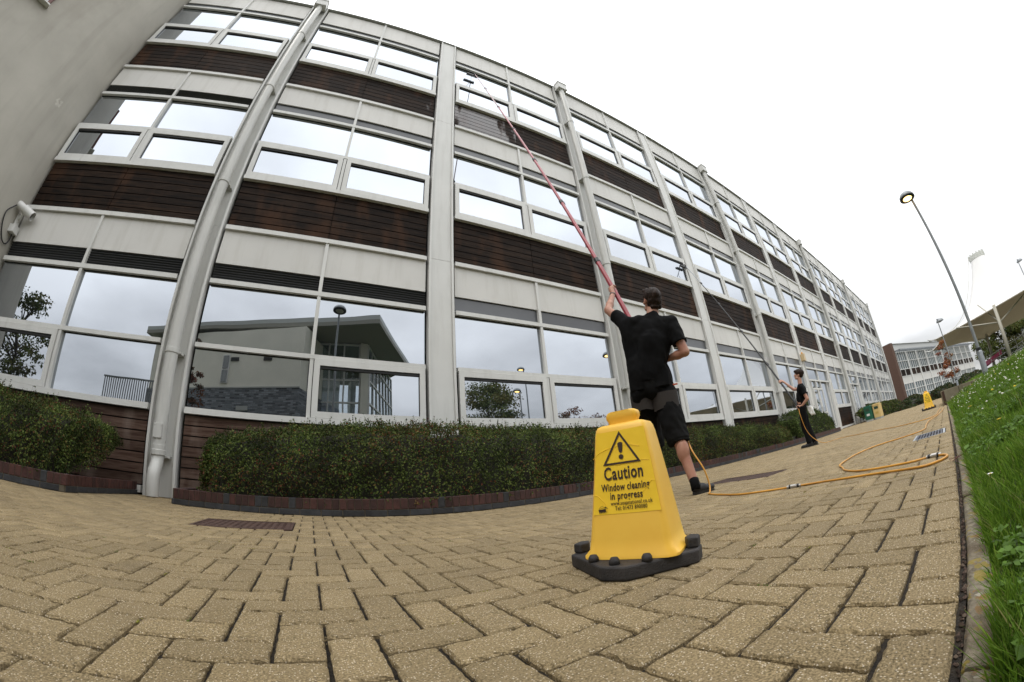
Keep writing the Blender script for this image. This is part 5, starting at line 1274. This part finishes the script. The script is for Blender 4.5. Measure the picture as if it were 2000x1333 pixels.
# ------------------------------------------------------------------ lamp posts
M_POLE = mat('grey lamp paint', (0.22, 0.235, 0.245), 0.45, (0.28, 0.295, 0.305), nscale=6, metal=.2)
M_LAMPLIT = mat('lit lamp lens', (.8, .6, .3), .4, emit=(1.0, .62, .22, 3.2))
M_LAMPOFF = mat('lamp lens', (.45, .45, .42), .3)
def lamp(x, y, z0, ztop, rz, lit, label, r0=.052, slv=.7):
    e = empty('street_lamp', (x, y, z0), label, 'street lamp', 'street lamps round the path', rz)
    H = ztop - z0; q = MB(); q.tube([(0, 0, slv), (0, 0, H - .08)], [r0, r0 * .72], 16); q.build('pole', M_POLE, e, smooth=True, auto=50)
    q = MB(); q.lathe([(r0 * 1.75, -.2), (r0 * 1.75, slv), (r0 * 1.55, slv + .03), (r0 * 1.0, slv + .06)], (0, 0, 0), 20); s_ = q.build('sleeve', M_STEEL, e, smooth=True, auto=40)
    q = MB(); q.lathe([(r0 * 1.12, slv + .05), (r0 * 1.6, slv + .055), (r0 * 1.6, slv + .12), (r0 * 1.12, slv + .125)], (0, 0, 0), 20); q.box((r0 * 2, 0, slv + .09), (.09, .05, .06)); q.build('collar', M_BLACK, e, smooth=True, auto=40)
    # bracket rising behind the head, then the round head
    q = MB(); q.b2((-.05, -.03, H - .12), (.05, .03, H + .10)); q.box((.09, 0, H + .06), (.16, .05, .06), Matrix.Rotation(R(-12), 3, 'Y')); q.build('bracket', M_POLE, e, bevel=.01)
    c = (.27, 0, H - .04); tilt = Matrix.Rotation(R(-7), 3, 'Y')
    q = MB(); q.lathe([(.235, -.055), (.255, -.05), (.262, -.02), (.250, .02), (.20, .09), (.12, .135), (.0, .15)], c, 32, tilt); h_ = q.build('lamp_head', M_POLE, e, smooth=True, auto=60)
    q = MB(); q.lathe([(.245, -.075), (.262, -.07), (.262, -.05), (.235, -.05), (.175, -.055)], c, 32, tilt); q.build('rim', M_BLACK, h_, smooth=True, auto=50)
    q = MB(); q.lathe([(.0, -.11), (.09, -.10), (.15, -.08), (.178, -.057)], c, 28, tilt); q.build('lens', M_LAMPLIT if lit else M_LAMPOFF, h_, smooth=True)
    return e
lamp(13.72, -1.36, bank_z(13.72, -1.36), 6.05, R(152), True, 'tall near street lamp with its round head lit, standing in the grass bank')
lamp(30.0, -1.0, 0, 4.62, R(-35), False, 'lower unlit street lamp beyond the low wall, rising behind the canopy corner tip', .045)
lamp(36, -9.08, .5, 6.95, R(-40), False, 'distant street lamp rising above the middle of the canopy', .05)
lamp(.72, -2.4, .5, 7.0, R(90), False, 'street lamp mirrored in front of the rendered building in the large ground floor window')
lamp(13.9, -10.4, .9, 8.0, R(160), True, 'lit street lamp mirrored low in the window above the hedge')
lamp(12.7, -9.3, .9, 6.0, R(160), True, 'lit street lamp mirrored in the awning window beside the reflected tree')

# ------------------------------------------------------------------ low retaining wall, bins, shrubs beyond
M_TIMB = mat('edging wall', (0.13, 0.105, 0.065), .85, (0.20, 0.165, 0.11), nscale=3, bump=.4, bscale=25, rand=.15)
lw_ = empty('low_wall', (0, 0, 0), 'low brown panelled retaining wall between the path and the grass bank', 'wall')
P0, P1 = Vector((11.6, .05, 0)), Vector((14.6, -1.62, 0)); dv_ = (P1 - P0); nseg = 4; an = math.atan2(dv_.y, dv_.x)
for i in range(nseg):
    c = P0 + dv_ * ((i + .5) / nseg); q = MB(); q.box((c.x, c.y, .155), (dv_.length / nseg - .02, .10, .39), Matrix.Rotation(an, 3, 'Z')); q.build('panel', M_TIMB, lw_, bevel=.008)
    q = MB(); c = P0 + dv_ * (i / nseg); q.box((c.x, c.y + .0, .15), (.016, .11, .36), Matrix.Rotation(an, 3, 'Z')); q.build('joint_post', M_RUST, lw_)
q = MB(); c = P0 + Vector((1.4, .7, 0)); q.box((13.3, .045, .15), (3.4, .10, .37)); q.build('panel', M_TIMB, lw_, bevel=.008)
def bin_(x, y, col, name, label, cream=False):
    e = empty('litter_bin', (x, y, 0), label, 'litter bin', 'litter bins by the entrance', R(-8))
    m_ = mat(name, col, .4, spec=.5)
    q = MB(); q.prism(rrect(.25, .22, .04), .10, .76); q.build('body', m_, e, bevel=.008)
    q = MB(); q.prism(rrect(.27, .24, .05), .76, .80); q.prism(rrect(.22, .19, .05), .80, .85); q.build('lid', m_, e, bevel=.012)
    q = MB(); q.prism(rrect(.24, .21, .03), 0, .10); q.build('plinth', M_CONC, e)
    q = MB(); q.b2((-.262, -.12, .56), (-.24, .12, .70)); q.build('opening', mat('bin slot', (.20, .09, .02) if cream else (.02, .05, .03), .5), e)
    q = MB(); q.b2((-.265, -.09, .30), (-.252, .09, .42)); q.build('notice', M_WHITEP if not cream else mat('bin notice', (.5, .35, .1)), e)
bin_(24.5, 4.33, (.010, .10, .06), 'green bin plastic', 'dark green litter bin standing by the glass doors')
bin_(24.6, 3.83, (.62, .46, .20), 'cream bin plastic', 'cream litter bin with an orange slot beside the green bin', True)
farG = np.array([(28, 0), (40, 0)], float)
def ushrub(x, y, rx, ry, h, n, label, cols=None, seed=1, ls=.05, name='low_shrub', z0=0.0, grp=None, dens=None):
    g = np.random.default_rng(seed); e = empty(name, (0, 0, 0), label, 'shrub', grp)
    d = g.normal(0, 1, (n, 3)); d[:, 2] = np.abs(d[:, 2]); d /= np.linalg.norm(d, axis=1)[:, None]
    rad = 1 + np.array([noise.noise(Vector(tuple(q * 2.4 + seed))) for q in d]) * .35 - g.exponential(.06, n)
    P = d * rad[:, None] * np.array((rx, ry, h)) + np.array((x, y, z0)); pal = np.array(cols if cols else [(.020, .035, .012), (.032, .052, .016), (.045, .066, .022), (.07, .045, .02)])
    col = pal[g.choice(len(pal), n)] * g.uniform(.6, 1.4, (n, 1)); v, f_, t = leaves(P, d, np.full(n, ls), col)
    mesh_obj('leaves', arr_mesh('leaves', v, f_, M_LEAF, t), None, e)['kind'] = 'stuff'
    q = MB(); prof = [(math.sin(a) * .86, math.cos(a) * .84) for a in np.linspace(math.pi / 2, 0.01, 7)]; q.lathe(prof, (x, y, z0), 16, Matrix.Diagonal(Vector((rx, ry, h)))); q.build('twigs', M_CORE, e)
ushrub(36, 2.6, 4.0, 1.3, .75, 5000, 'low dark shrub mass at the end of the path beside the far brick wall', seed=11, ls=.07)
ushrub(37, .0, 3.2, 1.6, .80, 5000, 'low dark shrub mass behind the distant sign and the low wall', seed=12, ls=.07)
ushrub(33, -2.2, 5, 1.5, .95, 6000, 'dark shrub bank behind the low retaining wall near the lit lamp', seed=13, ls=.06)
ushrub(48, -8.5, 4.0, 3, 1.5, 5000, 'dark shrub bank beneath the canopy tree', seed=14, ls=.08, cols=[(.02, .04, .012), (.035, .06, .018), (.05, .08, .02)])

# ------------------------------------------------------------------ trees
M_BARK = mat('bark', (0.045, 0.035, 0.026), .9, (0.085, 0.07, 0.055), nscale=20, stretch=(1, 1, .25), bump=.8, bscale=30)
def tree(x, y, z0, h, rad, crown_base, n, ls, label, cols, seed, lean=0, name='tree', clumps=26, trunk_r=.09):
    rr_ = random.Random(seed); g = np.random.default_rng(seed)
    e = empty(name, (x, y, z0), label, 'tree')
    q = MB(); tp = [Vector((0, 0, -.1))]
    for i in range(1, 6): tp.append(Vector((rr_.gauss(0, .03) * i + lean * i * .1, rr_.gauss(0, .03) * i, h * .8 * i / 5)))
    q.tube(tp, [trunk_r * (1 - .14 * i) for i in range(6)], 9)
    cl = []
    for k in range(clumps):
        a = rr_.uniform(0, 6.28); t = rr_.random(); zc = crown_base + (h - crown_base) * t
        prof = math.sin(math.pi * min(max((t * .85 + .12), 0), 1)) ** .6
        rr2 = rad * prof * rr_.uniform(.35, 1.0); c = Vector((math.cos(a) * rr2 + lean * t, math.sin(a) * rr2, zc)); cl.append((c, rad * rr_.uniform(.22, .42)))
        s0 = max(crown_base * .8, zc - rr2 * .7); ti = min(s0 / (h * .8) * 5, 4.99); i0 = int(ti); sp = tp[i0].lerp(tp[i0 + 1], ti - i0)
        q.tube([sp, sp.lerp(c, .5) + Vector((0, 0, rr2 * .08)), c], [trunk_r * .38, trunk_r * .22, trunk_r * .07], 5)
    q.build('trunk', M_BARK, e, smooth=True)
    P, NN, COL = [], [], []; pal = np.array(cols)
    for c, r_ in cl:
        m_ = max(int(n / clumps), 8); d = g.normal(0, 1, (m_, 3)); d /= np.linalg.norm(d, axis=1)[:, None]
        rp = r_ * g.random(m_) ** .45; p = np.array(c) + d * rp[:, None] * np.array((1.15, 1.15, .62)); P.append(p); NN.append(d * .5 + np.array((0, 0, .6)))
        k0 = pal[g.choice(len(pal))]; COL.append((k0 * .55 + pal[g.choice(len(pal), m_)] * .45) * g.uniform(.6, 1.4, (m_, 1)))
    P, NN, COL = np.concatenate(P), np.concatenate(NN), np.concatenate(COL)
    v, f_, t = leaves(P, NN, np.full(len(P), ls), COL, asp=.6, spread=.8); o = mesh_obj('crown', arr_mesh('crown', v, f_, M_LEAF, t), None, e)
    return e
GRN = [(.085, .115, .025), (.115, .135, .035), (.065, .090, .022), (.15, .12, .035)]
RED = [(.34, .10, .04), (.36, .15, .05), (.22, .07, .05), (.14, .10, .04)]
tree(57.5, -8.8, .8, 6.0, 3.6, 1.0, 11000, .13, 'green tree with browning leaves under the canopy near the white building', GRN, 31, name='maple_tree', clumps=44)
tree(58.0, -11.6, .8, 7.6, 2.2, 3.0, 4500, .13, 'taller thin green tree between the canopy mast and the white building', GRN, 32, name='maple_tree', clumps=30)
tree(30.5, -.78, 0, 3.4, .75, 1.0, 1300, .06, 'small red and orange leaved tree in front of the far building', RED, 33, name='young_tree', clumps=22, trunk_r=.035)
tree(14.2, -17.5, 1.0, 7.4, 3.3, 1.8, 12000, .11, 'leafy green tree behind the viewer, mirrored in the awning window right of the pilaster', GRN, 34, name='maple_tree', clumps=60)
tree(23.0, -16.2, 1.0, 5.6, 2.6, 1.6, 6000, .10, 'reddish tree behind the viewer mirrored beside the near cleaner', [(.12, .04, .02), (.16, .06, .025), (.07, .06, .02)], 35, name='maple_tree', clumps=32)
tree(-11.6, -1.2, .4, 5.2, 1.5, 2.2, 2600, .075, 'sparse tree mirrored in the window next to the rendered wall', GRN, 36, name='young_tree', clumps=26)
tree(-4.9, -2.6, .6, 4.6, .75, 2.2, 1200, .06, 'small red leaved tree mirrored beside the lowest grey pipe', [(.16, .035, .02), (.12, .05, .02), (.05, .045, .02)], 37, name='young_tree', clumps=20, trunk_r=.04)
tree(30, -15.5, .8, 6.5, 2.4, 1.4, 5000, .10, 'red tinged tree by the canopy mirrored in the windows near the entrance', [(.15, .05, .02), (.09, .07, .02), (.05, .06, .02)], 38, name='maple_tree', clumps=34)

# ------------------------------------------------------------------ tensile canopy
cn = empty('tensile_canopy', (0, 0, 0), 'white cone shaped tensile canopy with a beige underside on leaning masts', 'canopy')
CC = Vector((44, -7.55, 0)); corners = [(38.0, -.35, 4.45), (33.2, -11.4, 4.8), (41, -17.5, 4.6), (53, -15.5, 4.4), (54, -5.5, 4.2), (41.5, .05, 4.0)]
nr_, na = 16, 14; V = []; ringr, ringz = .80, 10.2
for ci in range(6):
    a_, b_ = Vector(corners[ci]), Vector(corners[(ci + 1) % 6])
    for j in range(na):
        t = j / na; e_ = a_.lerp(b_, t); cc_ = CC.copy(); cc_.z = e_.z; sag = math.sin(math.pi * t); e_ = e_.lerp(cc_, .09 * sag); e_.z += .12 * sag
        for i in range(nr_ + 1):
            s_ = i / nr_; dr = (e_ - cc_); dr.z = 0; rad = ringr + (dr.length - ringr) * s_; d_ = dr.normalized()
            z = ringz + (e_.z - ringz) * (1 - (1 - s_) ** 2.6) * (1.0); V.append(CC + d_ * rad + Vector((0, 0, z)))
m_ = 6 * na; F_ = [(k * (nr_ + 1) + i, ((k + 1) % m_) * (nr_ + 1) + i, ((k + 1) % m_) * (nr_ + 1) + i + 1, k * (nr_ + 1) + i + 1) for k in range(m_) for i in range(nr_)]
q = MB(); q.add(V, F_); q.build('membrane', mat('white membrane', (.90, .90, .89), .5), cn, smooth=True)
q = MB(); q.add([v - Vector((0, 0, .05)) for v in V], F_); q.build('lining', mat('membrane underside', (.30, .235, .15), .7), cn, smooth=True)
q = MB(); q.lathe([(ringr - .03, ringz - .05), (ringr + .06, ringz - .05), (ringr + .06, ringz + .38), (ringr - .03, ringz + .42)], (CC.x, CC.y, 0), 28)
for k in range(14): a = 2 * math.pi * k / 14; q.box((CC.x + math.cos(a) * ringr * 1.02, CC.y + math.sin(a) * ringr * 1.02, ringz + .3), (.12, .10, .4), Matrix.Rotation(a, 3, 'Z'))
q.build('crown_ring', mat('ring steel', (.50, .51, .47), .5), cn)
M_MAST = mat('beige mast', (.33, .31, .25), .5)
for k, (x, y, z, lx, ly) in enumerate([(36.2, -5.9, 4.85, 36.0, -5.75), (41, -15, 5.4, 40.8, -15.3), (51.5, -6.5, 5.2, 51.2, -6.2)]):
    q = MB(); q.tube([(lx, ly, .2), (x, y, z)], [.17, .13], 14); q.build('mast', M_MAST, cn, smooth=True)
    c = Vector((x, y, z))
    for (dx, dy, dz_) in ((1.2, 3.4, -.3), (1.6, -3.0, .0), (3.0, .8, .9)):
        q = MB(); q.tube([c + Vector((0, 0, -1.3)), c + Vector((dx, dy, dz_))], .055, 8); q.build('strut', M_MAST, cn, smooth=True)
for (x, y, z) in (corners[0], corners[1], corners[5]):
    q = MB(); d_ = (Vector((x, y, z)) - CC - Vector((0, 0, z))).normalized(); q.box(Vector((x, y, z)) + d_ * .1, (.5, .30, .07), Matrix.Rotation(math.atan2(d_.y, d_.x), 3, 'Z')); q.tube([Vector((x, y, z)) + d_ * .2, Vector((x, y, z)) + d_ * .55 + Vector((0, 0, .12))], .05, 8)
    q.build('corner_plate', M_WHITEP, cn)
q = MB(); p0 = CC + Vector((-.7, .9, ringz + .3)); p1 = Vector(corners[0]); q.tube([p0.lerp(p1, t) + Vector((0, 0, -2.3 * math.sin(math.pi * t) * (1 - t * .3))) for t in np.linspace(0, 1, 14)], .022, 5); q.build('stay_cable', M_MAST, cn)

for mn in ('white membrane', 'membrane underside'):
    t = MATS[mn].node_tree; tr = t.nodes.new('ShaderNodeBsdfTranslucent'); tr.inputs[0].default_value = (.9, .9, .88, 1) if mn[0] == 'w' else (.50, .42, .28, 1); xm_ = t.nodes.new('ShaderNodeMixShader'); xm_.inputs[0].default_value = .35 if mn[0] == 'w' else .28
    t.links.new(t.nodes['Principled BSDF'].outputs[0], xm_.inputs[1]); t.links.new(tr.outputs[0], xm_.inputs[2]); t.links.new(xm_.outputs[0], t.nodes['Material Output'].inputs[0])
# ------------------------------------------------------------------ far two storey building with a brick end wall
def far_mat_brick():
    m = mat('far brick', (0.070, 0.036, 0.024), .8, (0.12, 0.066, 0.045), nscale=30, bump=.3)
    return m
fb = empty('far_building', (0, 0, 0), 'distant two storey building with brick end wall, glazing and dark timber bands', 'building')
F0_, F1_ = Vector((66.5, 5.75, 0)), Vector((108, -8.9, 0)); dfb = (F1_ - F0_); Lf = dfb.length; ux = dfb.normalized(); uy = Vector((-ux.y, ux.x, 0)); rf = Matrix((ux, uy, Vector((0, 0, 1)))).transposed()
def fbox(q, s0, s1, d0, d1, z0, z1):
    q.box(F0_ + ux * (s0 + s1) / 2 + uy * (d0 + d1) / 2 + Vector((0, 0, (z0 + z1) / 2)), (s1 - s0, abs(d1 - d0), z1 - z0), rf)
q = MB(); fbox(q, 0, Lf, .35, 12, 0, 9.1); q.build('core_wall', M_VOID, fb)
q = MB(); q.box((65.8 + .5, 6.9, 4.65), (.7, 3.0, 9.3), Matrix.Rotation(R(-25), 3, 'Z')); q.build('brick_wall', far_mat_brick(), fb)
q = MB(); fbox(q, 0, Lf, .0, .4, 7.95, 9.25); q.build('parapet', mat('far parapet', (.46, .47, .46), .6), fb)
q = MB(); fbox(q, 0, Lf, -.15, .5, 9.25, 9.32); q.build('coping', M_CONC, fb)
nb = int(Lf / 4.33)
for k in range(nb):
    s0 = .3 + k * 4.33
    q = MB(); fbox(q, s0, s0 + .42, -.06, .3, 0, 7.95); q.build('pilaster', M_ALU, fb)
    q = MB(); fbox(q, s0 + .45, s0 + 4.3, .05, .3, 3.2, 4.25); q.build('spandrel_panel', M_PANEL, fb)
    q = MB(); fbox(q, s0 + .47, s0 + 2.3, .06, .3, 4.3, 5.3); fbox(q, s0 + 2.42, s0 + 4.28, .06, .3, 4.3, 5.3); q.build('timber_panel', M_WOOD, fb)
    q = MB()
    for z in (4.25, 5.3, 6.55): fbox(q, s0 + .42, s0 + 4.33, .0, .2, z, z + .09)
    for sx in (1.05, 1.85, 2.7, 3.5): fbox(q, s0 + sx, s0 + sx + .05, .0, .2, 5.39, 7.95)
    fbox(q, s0 + 2.3, s0 + 2.42, .0, .2, 4.3, 5.3)
    for z in (3.14, 1.2, .1, 2.2): fbox(q, s0 + .42, s0 + 4.33, .0, .2, z, z + .09)
    for sx in (1.4, 2.35, 3.3): fbox(q, s0 + sx, s0 + sx + .07, .0, .2, .1, 3.2)
    q.build('window_frame', M_ALU, fb)
    for (a, b, c, d_) in ((.45, 4.3, 5.39, 6.55), (.45, 4.3, 6.64, 7.95), (.45, 4.3, 1.29, 3.14), (.45, 4.3, .2, 1.2)):
        q = MB(); fbox(q, s0 + a, s0 + b, .12, .2, c, d_); q.build('pane', M_GLASS2, fb)
ss = MB()
for k in range(int(Lf / .8)): fbox(ss, k * .8, k * .8 + .06, -1.3, 0, 8.02, 8.12)
fbox(ss, 0, Lf, -1.3, -1.2, 7.98, 8.14); fbox(ss, 0, Lf, -.7, -.62, 8.0, 8.1); ss.build('sunshade', M_STEEL, fb)

# white building, railing and pink awning at the right edge
wb = empty('white_building', (0, 0, 0), 'white rendered house with a dark gridded window behind the canopy tree', 'building')
q = MB(); rw = Matrix.Rotation(R(28), 3, 'Z'); q.box((62, -16.2, 3.2), (6, 8, 6.4), rw); q.build('wall', mat('white render', (.62, .63, .61), .8), wb)
q = MB(); q.box((62, -16.2, 6.5), (6.5, 8.5, .2), rw); q.build('roof', M_CONC, wb)
def wp(x, y, z): return Vector((62, -16.2, 0)) + rw @ Vector((x, y, 0)) + Vector((0, 0, z))
for i in range(3):
    for j in range(3):
        q = MB(); q.box(wp(-3.03, .2 + i * .95, 2.7 + j * .95), (.08, .78, .80), rw); q.build('pane', M_VOID if (i + j) % 3 else M_GLASS, wb)
rl = empty('railing', (0, 0, 0), 'white metal railing on the bank behind the canopy mast', 'railing')
for z in (.9, 1.4, 1.9): q = MB(); q.tube([(44, -5.2, z), (46, -8.2, z + .5), (48, -11.5, z + 1.2)], .035, 6); q.build('rail', M_WHITEP, rl)
for t in range(7): 
    p = Vector((44, -5.2, .3)).lerp(Vector((48, -11.5, 1.4)), t / 6); q = MB(); q.tube([p, p + Vector((0, 0, 1.7))], .03, 6); q.build('post', M_WHITEP, rl)
pa = empty('awning', (0, 0, 0), 'bright pink sloping awning on posts behind the lit lamp post', 'awning')
q = MB(); q.add([(46, -4.5, 1.15), (46, -6.6, 1.75), (47.4, -6.9, 2.15), (47.4, -4.6, 1.55)], [(0, 1, 2, 3)]); a_ = q.build('fabric', mat('pink fabric', (.48, .04, .16), .6), pa); sm = a_.modifiers.new('s', 'SOLIDIFY'); sm.thickness = .12
for p in ((46, -4.6), (46, -6.5), (47.3, -6.8), (47.3, -4.7)): q = MB(); q.tube([(p[0], p[1], 0), (p[0], p[1], 1.3)], .05, 6); q.build('post', M_BLACK, pa)
q = MB(); q.b2((46.3, -6.5, 0), (47.2, -4.7, 1.0)); q.build('stall_counter', mat('maroon board', (.10, .01, .03), .6), pa)

# ------------------------------------------------------------------ building across the path (seen mirrored in the glazing)
ob = empty('opposite_building', (0, 0, 0), 'rendered building with grey brick base and flat overhanging roof mirrored in the ground floor glass', 'building')
M_R2 = mat('pale render', (.62, .61, .53), .85, (.69, .67, .58), nscale=1.0, bump=.2)
def grey_brick():
    m = bpy.data.materials.new('grey brickwork'); m.use_nodes = True; t = m.node_tree; n = t.nodes; l = t.links.new; p = n['Principled BSDF']; p.inputs['Roughness'].default_value = .8
    tc_ = n.new('ShaderNodeTexCoord'); b = n.new('ShaderNodeTexBrick'); b.inputs['Scale'].default_value = 1; b.inputs['Brick Width'].default_value = .225; b.inputs['Row Height'].default_value = .075; b.inputs['Mortar Size'].default_value = .008
    b.inputs['Color1'].default_value = (.045, .05, .06, 1); b.inputs['Color2'].default_value = (.22, .235, .26, 1); b.inputs['Mortar'].default_value = (.12, .12, .12, 1)
    mp = n.new('ShaderNodeMapping'); mp.inputs['Rotation'].default_value = (R(90), 0, 0); l(tc_.outputs['Object'], mp.inputs[0]); l(mp.outputs[0], b.inputs['Vector']); l(b.outputs['Color'], p.inputs['Base Color']); return m
M_GB = grey_brick()
Wa, Wb = Vector((-8.56, -7.83, 0)), Vector((-.70, -4.30, 0)); dw = (Wb - Wa); Lw = dw.length; ux = dw.normalized(); uy = Vector((ux.y, -ux.x, 0)); rwm = Matrix((ux, -uy, Vector((0, 0, 1)))).transposed()
def wbx(q, s0, s1, d0, d1, z0, z1, A=Wa):
    q.box(A + ux * (s0 + s1) / 2 + uy * (d0 + d1) / 2 + Vector((0, 0, (z0 + z1) / 2)), (s1 - s0, abs(d1 - d0), z1 - z0), rwm)
q = MB(); wbx(q, 0, Lw, 0, 5, 4.22, 6.95); q.build('upper_wall', M_R2, ob)
q = MB(); wbx(q, 0, Lw + .02, -.05, 5, 0, 4.2); bw = q.build('brick_base', M_GB, ob)
q = MB(); wbx(q, 0, Lw + .03, -.07, 0, 4.2, 4.26); q.build('string_course', M_CONC, ob)
q = MB(); roofp = [(-9.24, -7.74), (-.38, -4.54), (2.58, -3.37), (5.48, -9.56), (4, -15), (-8, -15)]; q.prism(roofp, 7.12, 7.30); q.build('soffit', mat('soffit', (.24, .235, .20), .8), ob)
q = MB(); q.prism([(x * 1.0, y) for x, y in roofp], 7.302, 7.5); q.build('fascia', mat('fascia', (.40, .42, .40), .5), ob)
for s_ in (5.0, 6.75): q = MB(); wbx(q, s_, s_ + .42, -.03, .02, 5.45, 5.62); q.build('vent', M_LOUV, ob)
q = MB(); wbx(q, 4.55, 4.95, -.035, .02, 4.45, 5.75); wf = q.build('window', M_ALU, ob)
q = MB(); wbx(q, 4.60, 4.90, -.06, -.035, 4.50, 5.05); wbx(q, 4.60, 4.90, -.06, -.035, 5.12, 5.70); q.build('pane', M_GLASS, wf)
q = MB(); wbx(q, 5.6, 6.2, -.09, -.05, 3.25, 3.45); q.build('air_brick', M_CONC, ob)
M_CLEAR = bpy.data.materials.new('clear glass'); M_CLEAR.use_nodes = True; t = M_CLEAR.node_tree
tr_ = t.nodes.new('ShaderNodeBsdfTransparent'); tr_.inputs[0].default_value = (.82, .86, .88, 1); gl_ = t.nodes.new('ShaderNodeBsdfGlossy'); gl_.inputs['Roughness'].default_value = 0; ms_ = t.nodes.new('ShaderNodeMixShader'); ms_.inputs[0].default_value = .10
t.links.new(tr_.outputs[0], ms_.inputs[1]); t.links.new(gl_.outputs[0], ms_.inputs[2]); t.links.new(ms_.outputs[0], t.nodes['Material Output'].inputs[0])
# glazed corner set back under the roof
def glaz(A, B_, z0, z1, nx_, nzs, label='glazing'):
    A, B_ = Vector((*A, 0)), Vector((*B_, 0)); d = (B_ - A); L_ = d.length; ux_ = d.normalized(); rm = Matrix((ux_, Vector((-ux_.y, ux_.x, 0)), Vector((0, 0, 1)))).transposed()
    fr = MB()
    for i in range(nx_ + 1): fr.box(A + d * i / nx_ + Vector((0, 0, (z0 + z1) / 2)), (.07, .12, z1 - z0), rm)
    for z in nzs: fr.box(A + d / 2 + Vector((0, 0, z)), (L_, .11, .07), rm)
    f_ = fr.build('mullions', M_ALU, ob); zz_ = list(nzs)
    for i in range(nx_):
        for za, zb in zip(zz_, zz_[1:]):
            g_ = MB(); g_.box(A + d * (i + .5) / nx_ + Vector((0, 0, (za + zb) / 2)), (L_ / nx_ - .08, .02, zb - za - .08), rm); g_.build('pane', M_CLEAR, f_)
glaz((-.1, -6.6), (2.1, -6.2), .5, 7.1, 3, (.6, 1.9, 3.0, 4.1, 5.2, 6.3, 7.05)); glaz((2.5, -6.1), (4.9, -12.5), .5, 7.1, 7, (.6, 1.9, 3.0, 4.1, 5.2, 6.3, 7.05))
q = MB(); q.b2((2.12, -6.25, 0), (2.45, -5.95, 7.1)); q.build('column', M_R2, ob)
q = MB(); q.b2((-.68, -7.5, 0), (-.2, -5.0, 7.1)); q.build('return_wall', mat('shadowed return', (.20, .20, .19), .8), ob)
q = MB(); q.b2((2.3, -14.6, 0), (2.6, -12.6, 7.1)); q.build('rear_column', M_R2, ob)
# deck with railing left of it
dk = empty('deck_railing', (0, 0, 0), 'dark slatted balcony railing mirrored in the glass beside the first downpipe', 'railing')
q = MB(); q.b2((-9.2, -6.6, 2.6), (-6.4, -4.3, 2.85)); q.build('deck', M_R2, dk)
for xs_ in (-9.1, -6.7): q = MB(); q.b2((xs_, -4.4, .3), (xs_ + .2, -4.2, 2.6)); q.build('support', M_POLE, dk)
q = MB(); q.b2((-9.2, -4.33, 3.82), (-6.4, -4.25, 3.88)); q.b2((-9.2, -4.32, 2.95), (-6.4, -4.27, 3.0)); q.build('handrail', M_POLE, dk)
q = MB(); q.box((0, 0, 0), (.035, .035, .95)); bm2 = q.mesh('baluster', M_POLE)
for k in range(26): o = bpy.data.objects.new('baluster', bm2); link(o, dk); o.location = (-9.15 + k * .108, -4.29, 3.36)
